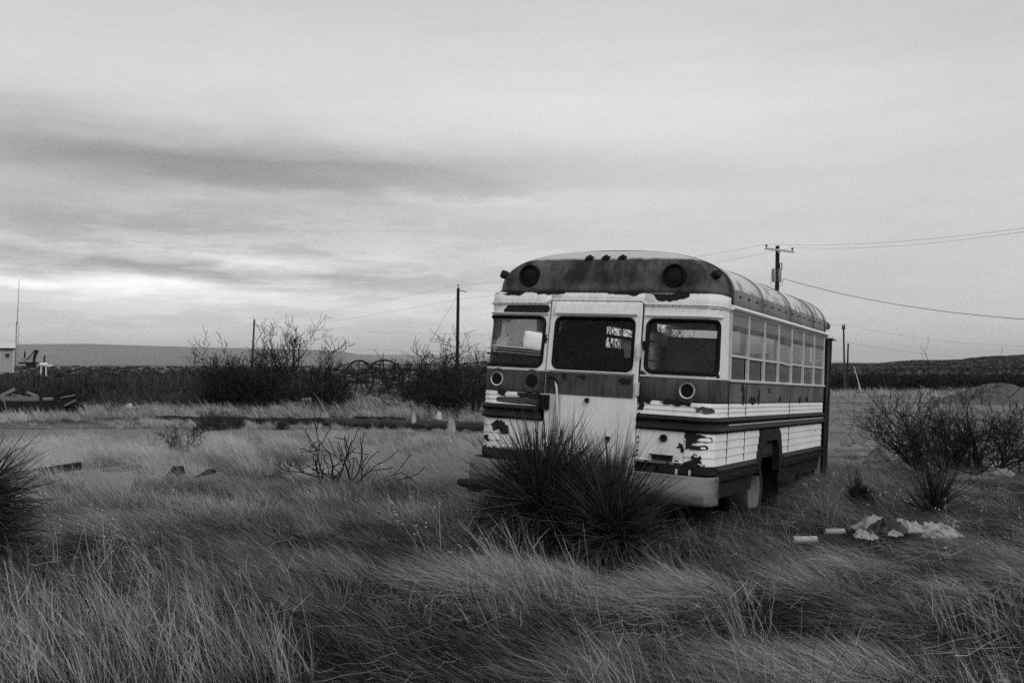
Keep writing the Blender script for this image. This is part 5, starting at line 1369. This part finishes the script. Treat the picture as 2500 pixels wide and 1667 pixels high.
# ------------------------------------------------------------------ grass
def tuft(name, seed, n, R0, h0, h1, lean, spread, w, seg, m_, droop=.1):
    g = np.random.default_rng(seed); a = g.uniform(0, 6.28, n); r = R0 * np.sqrt(g.random(n))
    base = np.stack([r * np.cos(a), r * np.sin(a), np.zeros(n) - .03], -1)
    out = np.stack([np.cos(a), np.sin(a), np.zeros(n)], -1) * g.uniform(0, spread, (n, 1))
    d = unit(np.array([0, 0, 1.]) + out + np.array([-lean * .55, 0, 0]) + g.normal(0, spread * .3, (n, 3)) * [1, 1, .2])
    L_ = g.uniform(h0, h1, n) * (1 - .3 * (r / R0)); bend = np.array([-lean, 0, 0]) * (L_ * g.uniform(.3, .9, n))[:, None]; bend[:, 2] = -droop * L_ * g.uniform(.3, 1.6, n)
    bend += g.normal(0, .06, (n, 3)) * L_[:, None]
    V, F = strips(base, d, L_, w * g.uniform(.7, 1.3, n), seg, bend, g, .15)
    return fast_mesh(name, V, F, m_, None, False)
m_fine = veg_mat('fine dry grass', .012, .46, .3); m_straw = veg_mat('straw stalk', .08, .50, .2); m_pale = veg_mat('pale bunch grass', .05, .58, .3)
fine = [tuft('fine_%d' % k, 80 + k, 100, .13, .14, .42, .80, .48, .0042, 4, m_fine, .25) for k in range(6)]
tall = [tuft('tall_%d' % k, 90 + k, 64, .15, .20, .66, .42, .52, .0060, 4, m_pale, .22) for k in range(6)]
far_t = [tuft('far_%d' % k, 95 + k, 40, .18, .25, .58, .35, .45, .017, 3, m_pale, .15) for k in range(5)]
def tangle(name, seed, n=34):
    """dead broken stems lying every way"""
    g = np.random.default_rng(seed); a = g.uniform(0, 6.28, n); base = g.normal(0, .14, (n, 3)); base[:, 2] = g.uniform(.0, .14, n)
    d = unit(np.stack([np.cos(a), np.sin(a), g.normal(.12, .28, n)], -1))
    V, F = strips(base, d, g.uniform(.08, .30, n), g.uniform(.002, .004, n), 4, g.normal(0, .05, (n, 3)), g, .4, None, .03)
    return fast_mesh(name, V, F, m_straw, None, False)
tang = [tangle('tangle_%d' % k, 300 + k) for k in range(5)]
mess = [tuft('mess_%d' % k, 310 + k, 60, .12, .12, .36, .25, .75, .0050, 4, m_fine, .35) for k in range(5)]
straw = []
for k in range(5):
    g2 = np.random.default_rng(100 + k); n = 18; base = g2.normal(0, .09, (n, 3)); base[:, 2] = -.02
    d_ = unit(np.array([0, 0, 1.]) + g2.normal(0, .16, (n, 3)) * [1, 1, 0] + np.array([-.24, 0, 0])); L_ = g2.uniform(.25, .62, n); bend = g2.normal(0, .07, (n, 3)) * L_[:, None] + np.array([-.06, 0, 0])
    V, F = strips(base, d_, L_, g2.uniform(.0028, .0046, n), 6, bend, g2, .35, None, .006)
    # side shoots
    j = g2.integers(0, n, 16); t = g2.uniform(.3, .9, 16)[:, None]; b2 = base[j] + d_[j] * L_[j][:, None] * t + bend[j] * t ** 2
    V2, F2 = strips(b2, unit(d_[j] + g2.normal(0, .55, (16, 3))), g2.uniform(.05, .2, 16), np.full(16, .003), 2, g2.normal(0, .03, (16, 3)), g2, .3)
    straw.append(fast_mesh('straw_%d' % k, np.vstack([V, V2]), np.vstack([F, F2 + len(V)]), m_straw, None, False))
def field(n, y0, y1, seed, pw=1.0, pad=320):
    n = int(n * (2500 + 2 * pad) / 2620); g = np.random.default_rng(seed); y = y0 + (y1 - y0) * g.random(n) ** pw; u = g.uniform(-pad, 2500 + pad, n); return g, (u - 1250) / FPX * y, y, u
def yard(x, y): return (y > 15.2 + 2.5 * (vn3(x, y, .3) - .5) * 2) & (x - .22 * y > .2 + 1.5 * (vn3(x, y, .5) - .5))
def clear(x, y):
    uu = 1250 + x / y * FPX; r_ = np.random.default_rng(len(x)).random(len(x))
    heap = (uu > 1915) & (uu < 2350) & (y > 8.35) & (y < 9.9) & (r_ < np.where(y < 8.85, .8, .975))
    b = buslocal(x, y); inside = (np.abs(b[:, 0]) < 1.22) & (b[:, 1] > -.1) & (b[:, 1] < 6.2)
    lee = (b[:, 0] > 1.2) & (b[:, 0] < 1.75) & (b[:, 1] > -.4) & (b[:, 1] < 3.4) & (r_ < .72)      # trodden strip beside the rear wheel
    return ~inside & ~heap & ~lee
def put_grass(name, g, x, y, keep, h, protos, tint, label, lean_amp=.35, zoff=0., flat=None, swirl=0.):
    x, y, h, tint = x[keep], y[keep], h[keep], tint[keep]; n = len(x)
    rot = np.stack([g.normal(0, .08, n), g.normal(0, .10, n) - (.0 if flat is None else flat[keep]), g.normal(0, lean_amp, n) + swirl * (vn3(x + 9, y + 4, 1.1, 2) - .5) * 2 * 3.0], -1)
    sc_ = np.stack([h * g.uniform(.85, 1.25, n), h * g.uniform(.85, 1.25, n), h * g.uniform(.85, 1.1, n)], -1)
    return scatter(name, np.stack([x, y, tz(x, y) + zoff], -1), rot, sc_, np.clip(tint, 0, 1), g.integers(0, len(protos), n), protos, label, 'grass')
# matted fine grass of the foreground: shading put into the tint, light on hummock tops, dark in thin hollows
g, x, y, u = field(12500, 4.2, 13.0, 201, 1.25)
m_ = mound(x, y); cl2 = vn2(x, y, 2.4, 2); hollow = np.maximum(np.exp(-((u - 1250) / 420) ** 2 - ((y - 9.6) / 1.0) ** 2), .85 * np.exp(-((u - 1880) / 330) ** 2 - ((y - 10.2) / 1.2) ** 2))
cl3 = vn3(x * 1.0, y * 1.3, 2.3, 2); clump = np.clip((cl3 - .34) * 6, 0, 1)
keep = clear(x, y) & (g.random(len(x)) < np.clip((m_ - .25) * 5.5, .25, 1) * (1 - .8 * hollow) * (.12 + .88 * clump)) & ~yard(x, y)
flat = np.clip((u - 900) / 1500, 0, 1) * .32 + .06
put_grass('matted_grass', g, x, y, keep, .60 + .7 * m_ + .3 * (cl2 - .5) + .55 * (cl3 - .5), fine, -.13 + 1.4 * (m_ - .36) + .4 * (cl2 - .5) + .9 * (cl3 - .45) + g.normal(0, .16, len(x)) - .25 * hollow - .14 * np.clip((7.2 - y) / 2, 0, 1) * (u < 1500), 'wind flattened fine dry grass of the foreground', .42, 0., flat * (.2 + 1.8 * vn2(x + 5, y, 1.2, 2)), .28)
g, x, y, u = field(1500, 4.2, 14.5, 221, 1.2)
keep = clear(x, y) & ~yard(x, y) & (vn3(x, y, 1.1, 2) > .42)
put_grass('tangled_grass', g, x, y, keep, g.uniform(.5, 1.25, len(x)), mess, g.normal(.12, .16, len(x)), 'short tangled grass breaking up the foreground', 3.0)
g, x, y, u = field(650, 4.2, 12.5, 222, 1.2)
keep = clear(x, y) & ~yard(x, y) & (vn2(x, y, .8, 2) > .36)
put_grass('dead_stems', g, x, y, keep, g.uniform(.6, 1.3, len(x)), tang, g.normal(.2, .22, len(x)), 'broken dead stems lying through the foreground grass', 3.1)
# straw stalks near the camera
g, x, y, u = field(1250, 4.4, 8.0, 202, 1.3)
pr = np.clip(1.2 - (u - 900) / 1100, .15, 1) * np.clip((vn2(x, y, 1.3, 2) - .36) * 4, .0, 1) * np.clip((7.8 - y) / 1.6, 0, 1)
keep = clear(x, y) & (g.random(len(x)) < pr)
put_grass('straw_stalks', g, x, y, keep, g.uniform(.4, 1.1, len(x)), straw, g.normal(.5, .36, len(x)), 'tall pale straw stalks of the foreground', .7)
# bunch grass of the left middle ground: distinct tussocks with dark gaps between them
g, cx, cy, cu = field(900, 9.8, 22.5, 203, 1.0)
K = 10; size = g.uniform(.65, 1.25, len(cx)) * (.75 + .5 * vn2(cx, cy, .35, 2)); ct = .34 + 1.2 * (vn2(cx, cy * 1.2, .3, 2) - .30) + g.normal(0, .24, len(cx)) + np.clip((cy - 12) / 14, 0, .35)
rr_ = .34 * np.sqrt(g.random((len(cx), K))); an_ = g.uniform(0, 6.28, (len(cx), K))
x = (cx[:, None] + rr_ * size[:, None] * np.cos(an_)).ravel(); y = (cy[:, None] + rr_ * size[:, None] * np.sin(an_)).ravel()
h = (size[:, None] * (1.05 - .9 * rr_)).ravel(); tt = np.repeat(ct, K) + g.normal(0, .07, len(x)); u = 1250 + x / y * FPX
keep = clear(x, y) & ((u < 1200) | (g.random(len(x)) < .15)) & ~yard(x, y) & (vn1(x, y, .28, 2) > .30) & ~((u > 900) & (y < 11.5) & (g.random(len(x)) < .7)) & ~((u < 500) & (y > 19.3 + 1.5 * (vn3(x, y, .6) - .5)) & (g.random(len(x)) < .9))
h = h * np.where(u > 1250, .6, 1.0)
put_grass('bunch_grass', g, x, y, keep, h, tall, tt, 'pale tufted bunch grass of the left middle ground', .5, 0., None, .3)
g, x, y, u = field(1700, 9.8, 22, 213, 1.0)
keep = clear(x, y) & (u < 1240) & ~yard(x, y) & ~((u < 500) & (y > 19.3))
put_grass('under_grass', g, x, y, keep, g.uniform(.4, .9, len(x)), fine, g.normal(.18, .12, len(x)) + np.clip((y - 14) / 14, 0, .4), 'low thin grass between the bunch grass tufts', .5)
# right middle ground, lower and darker
g, x, y, u = field(4200, 9.5, 19, 204, 1.0)
cl = vn3(x, y, .5, 3)
keep = clear(x, y) & (u > 1500) & ~yard(x, y) & (g.random(len(x)) < np.clip((cl - .28) * 4.5, .08, 1))
put_grass('dry_grass', g, x, y, keep, .75 + .6 * cl, fine, .12 + .9 * (cl - .3) + g.normal(0, .12, len(x)), 'dry grass between the bus and the right bushes', .5)
# thin grass over the track and up to the brush
g, x, y, u = field(6500, 19, 46, 205, 1.0)
cl = vn1(x, y, .3, 3); trk = (y > 20) & (y < 28)
keep = clear(x, y) & (u < 1240) & (g.random(len(x)) < np.clip((cl - .32) * 4.5, .05, 1) * np.where(trk, np.where(u < 700, .07, .45), 1)) & ~((u < 205) & (y > 35.5) & (y < 41))
put_grass('track_grass', g, x, y, keep, (.5 + .55 * cl) * np.where(trk, .55, 1) * np.where(y > 35, 1.25, 1) * np.where((y > 26.5) & (y < 33), .6, 1), far_t, .35 + .9 * (cl - .35) + g.normal(0, .12, len(x)), 'thin pale grass beyond the track up to the brush', .6)
g, x, y, u = field(3000, 37, 64, 215, 1.0)
cl = vn2(x, y, .25, 3)
keep = (u < 1240) & (g.random(len(x)) < np.clip((cl - .35) * 4, .1, 1) + ((u > 820) & (u < 1010)) * .5) & ~((u < 205) & (y < 41))
put_grass('belt_grass', g, x, y, keep, g.uniform(.9, 1.7, len(x)) * (.6 + .6 * cl) * np.where(y < 45, .95, 1), far_t, .2 + .8 * (cl - .35) + g.normal(0, .15, len(x)), 'tall pale grass growing through the dark brush belt', .8)
# yard edge grass at the far right and sparse weeds on the yard
g, x, y, u = field(2600, 58, 92, 206, .8)
keep = (u > 1950) & (y > 70 + 10 * (vn1(x, y, .1) - .5))
put_grass('yard_edge_grass', g, x, y, keep, g.uniform(.9, 1.9, len(x)), far_t, g.normal(.65, .2, len(x)), 'pale grass along the far edge of the yard', .8)
# tall dry stems round the bus wheels and yuccas
g, x, y, u = field(900, 7.4, 13.5, 207, 1.0)
b = buslocal(x, y); nearbus = (b[:, 0] > 1.25) & (b[:, 0] < 2.3) & (b[:, 1] > -.6) & (b[:, 1] < 5.8)
front = (b[:, 1] < -.25) & (b[:, 1] > -1.7) & (np.abs(b[:, 0]) < 1.8)
keep = clear(x, y) & ((nearbus & (g.random(len(x)) < .55)) | (front & (g.random(len(x)) < .4)))
put_grass('wheel_stems', g, x, y, keep, g.uniform(.55, 1.0, len(x)), straw, g.normal(.22, .15, len(x)), 'tall dry stems round the bus and its wheels', .9)
# dried weeds with seed heads
wd = []
for k in range(3):
    g2 = np.random.default_rng(140 + k); n = 7; base = g2.normal(0, .03, (n, 3)); base[:, 2] = 0
    d_ = unit(np.array([-.15, 0, 1.]) + g2.normal(0, .28, (n, 3)) * [1, 1, 0]); L_ = g2.uniform(.25, .5, n); V, F = strips(base, d_, L_, np.full(n, .003), 4, g2.normal(0, .04, (n, 3)), g2, .5)
    vs_, fs_ = [V], [F]; off = len(V)
    for j in range(n):
        tipc = V[j * 10 + 8]
        for q in range(2):
            c = tipc + g2.normal(0, .012, 3) * q * 2; s0 = .008
            vs_.append(c + s0 * np.array([[1, 0, 0], [0, 1, 0], [-1, 0, 0], [0, -1, 0], [0, 0, 1], [0, 0, -1]]))
            fs_.append(off + np.array([[0, 1, 4, 4], [1, 2, 4, 4], [2, 3, 4, 4], [3, 0, 4, 4], [1, 0, 5, 5], [2, 1, 5, 5], [3, 2, 5, 5], [0, 3, 5, 5]])); off += 6
    V = np.vstack(vs_); F = np.vstack(fs_)
    me_o = MB(); me_o.v = [tuple(p) for p in V.tolist()]; me_o.f = [tuple(dict.fromkeys(f)) for f in F.tolist()]
    ob = me_o.build('weed_%d' % k, m_straw); COL.objects.unlink(ob); wd.append(ob)
g, x, y, u = field(150, 5.2, 11, 208, 1.0)
keep = clear(x, y) & (vn2(x, y, .5) > .48) & ~((u > 1150) & (u < 1650) & (y < 9.6))
put_grass('seed_weeds', g, x, y, keep, g.uniform(.7, 1.2, len(x)), wd, g.normal(.8, .15, len(x)), 'dried weeds with pale seed heads in the grass', 2.0)

# weeds and stones on the bare yard
g, x, y, u = field(900, 15, 60, 230, 1.4)
keep = yard(x, y) & (u > 1950)
put_grass('yard_weeds', g, x, y, keep, g.uniform(.15, .5, len(x)), far_t, g.normal(.45, .25, len(x)), 'sparse dry weeds on the bare yard', 3.0)
def stone(seed, m_):
    g = np.random.default_rng(seed); m = MB(); P = unit(g.normal(0, 1, (14, 3))) * g.uniform(.6, 1, (14, 1)) * [1, .8, .5]
    bm = bmesh.new(); [bm.verts.new(p) for p in P]; bmesh.ops.convex_hull(bm, input=bm.verts); me = bpy.data.meshes.new('stone_%d' % seed); bm.to_mesh(me); bm.free(); me.materials.append(m_)
    return bpy.data.objects.new('stone_%d' % seed, me)
m_stone = veg_mat('stone', .03, .22, 0)
stn = [stone(k, m_stone) for k in range(4)]
g, x, y, u = field(7000, 14, 58, 231, 1.2)
keep = (yard(x, y) & (u > 1950)) | ((y > 20) & (y < 28) & (u < 1240)); x, y = x[keep], y[keep]; n = len(x); h = .008 + .035 * g.random(n) ** 3
scatter('gravel', np.stack([x, y, tz(x, y) + h * .2], -1), g.uniform(0, 6.28, (n, 3)) * [.1, .1, 1], np.stack([h, h, h], -1) * g.uniform(.7, 1.4, (n, 1)), np.clip(g.normal(.4, .25, n), 0, 1), g.integers(0, 4, n), stn, 'loose gravel stones strewn over the bare ground', 'gravel')
HAZE = 7e-5
# ------------------------------------------------------------------ haze
hz = MB().box((0, 9000, 143), (60000, 26000, 290)).build('haze')
hm = bpy.data.materials.new('haze air'); hm.use_nodes = True; t = hm.node_tree; t.nodes.clear()
pv = t.nodes.new('ShaderNodeVolumePrincipled'); pv.inputs['Color'].default_value = (.93, .93, .93, 1); pv.inputs['Density'].default_value = HAZE
pv.inputs['Anisotropy'].default_value = .2
ov = t.nodes.new('ShaderNodeOutputMaterial'); t.links.new(pv.outputs[0], ov.inputs['Volume'])
hz.data.materials.append(hm); hm.cycles.homogeneous_volume = True if hasattr(hm.cycles, 'homogeneous_volume') else None
tag(hz, 'thin grey haze lying over the plain', 'haze', kind='stuff')
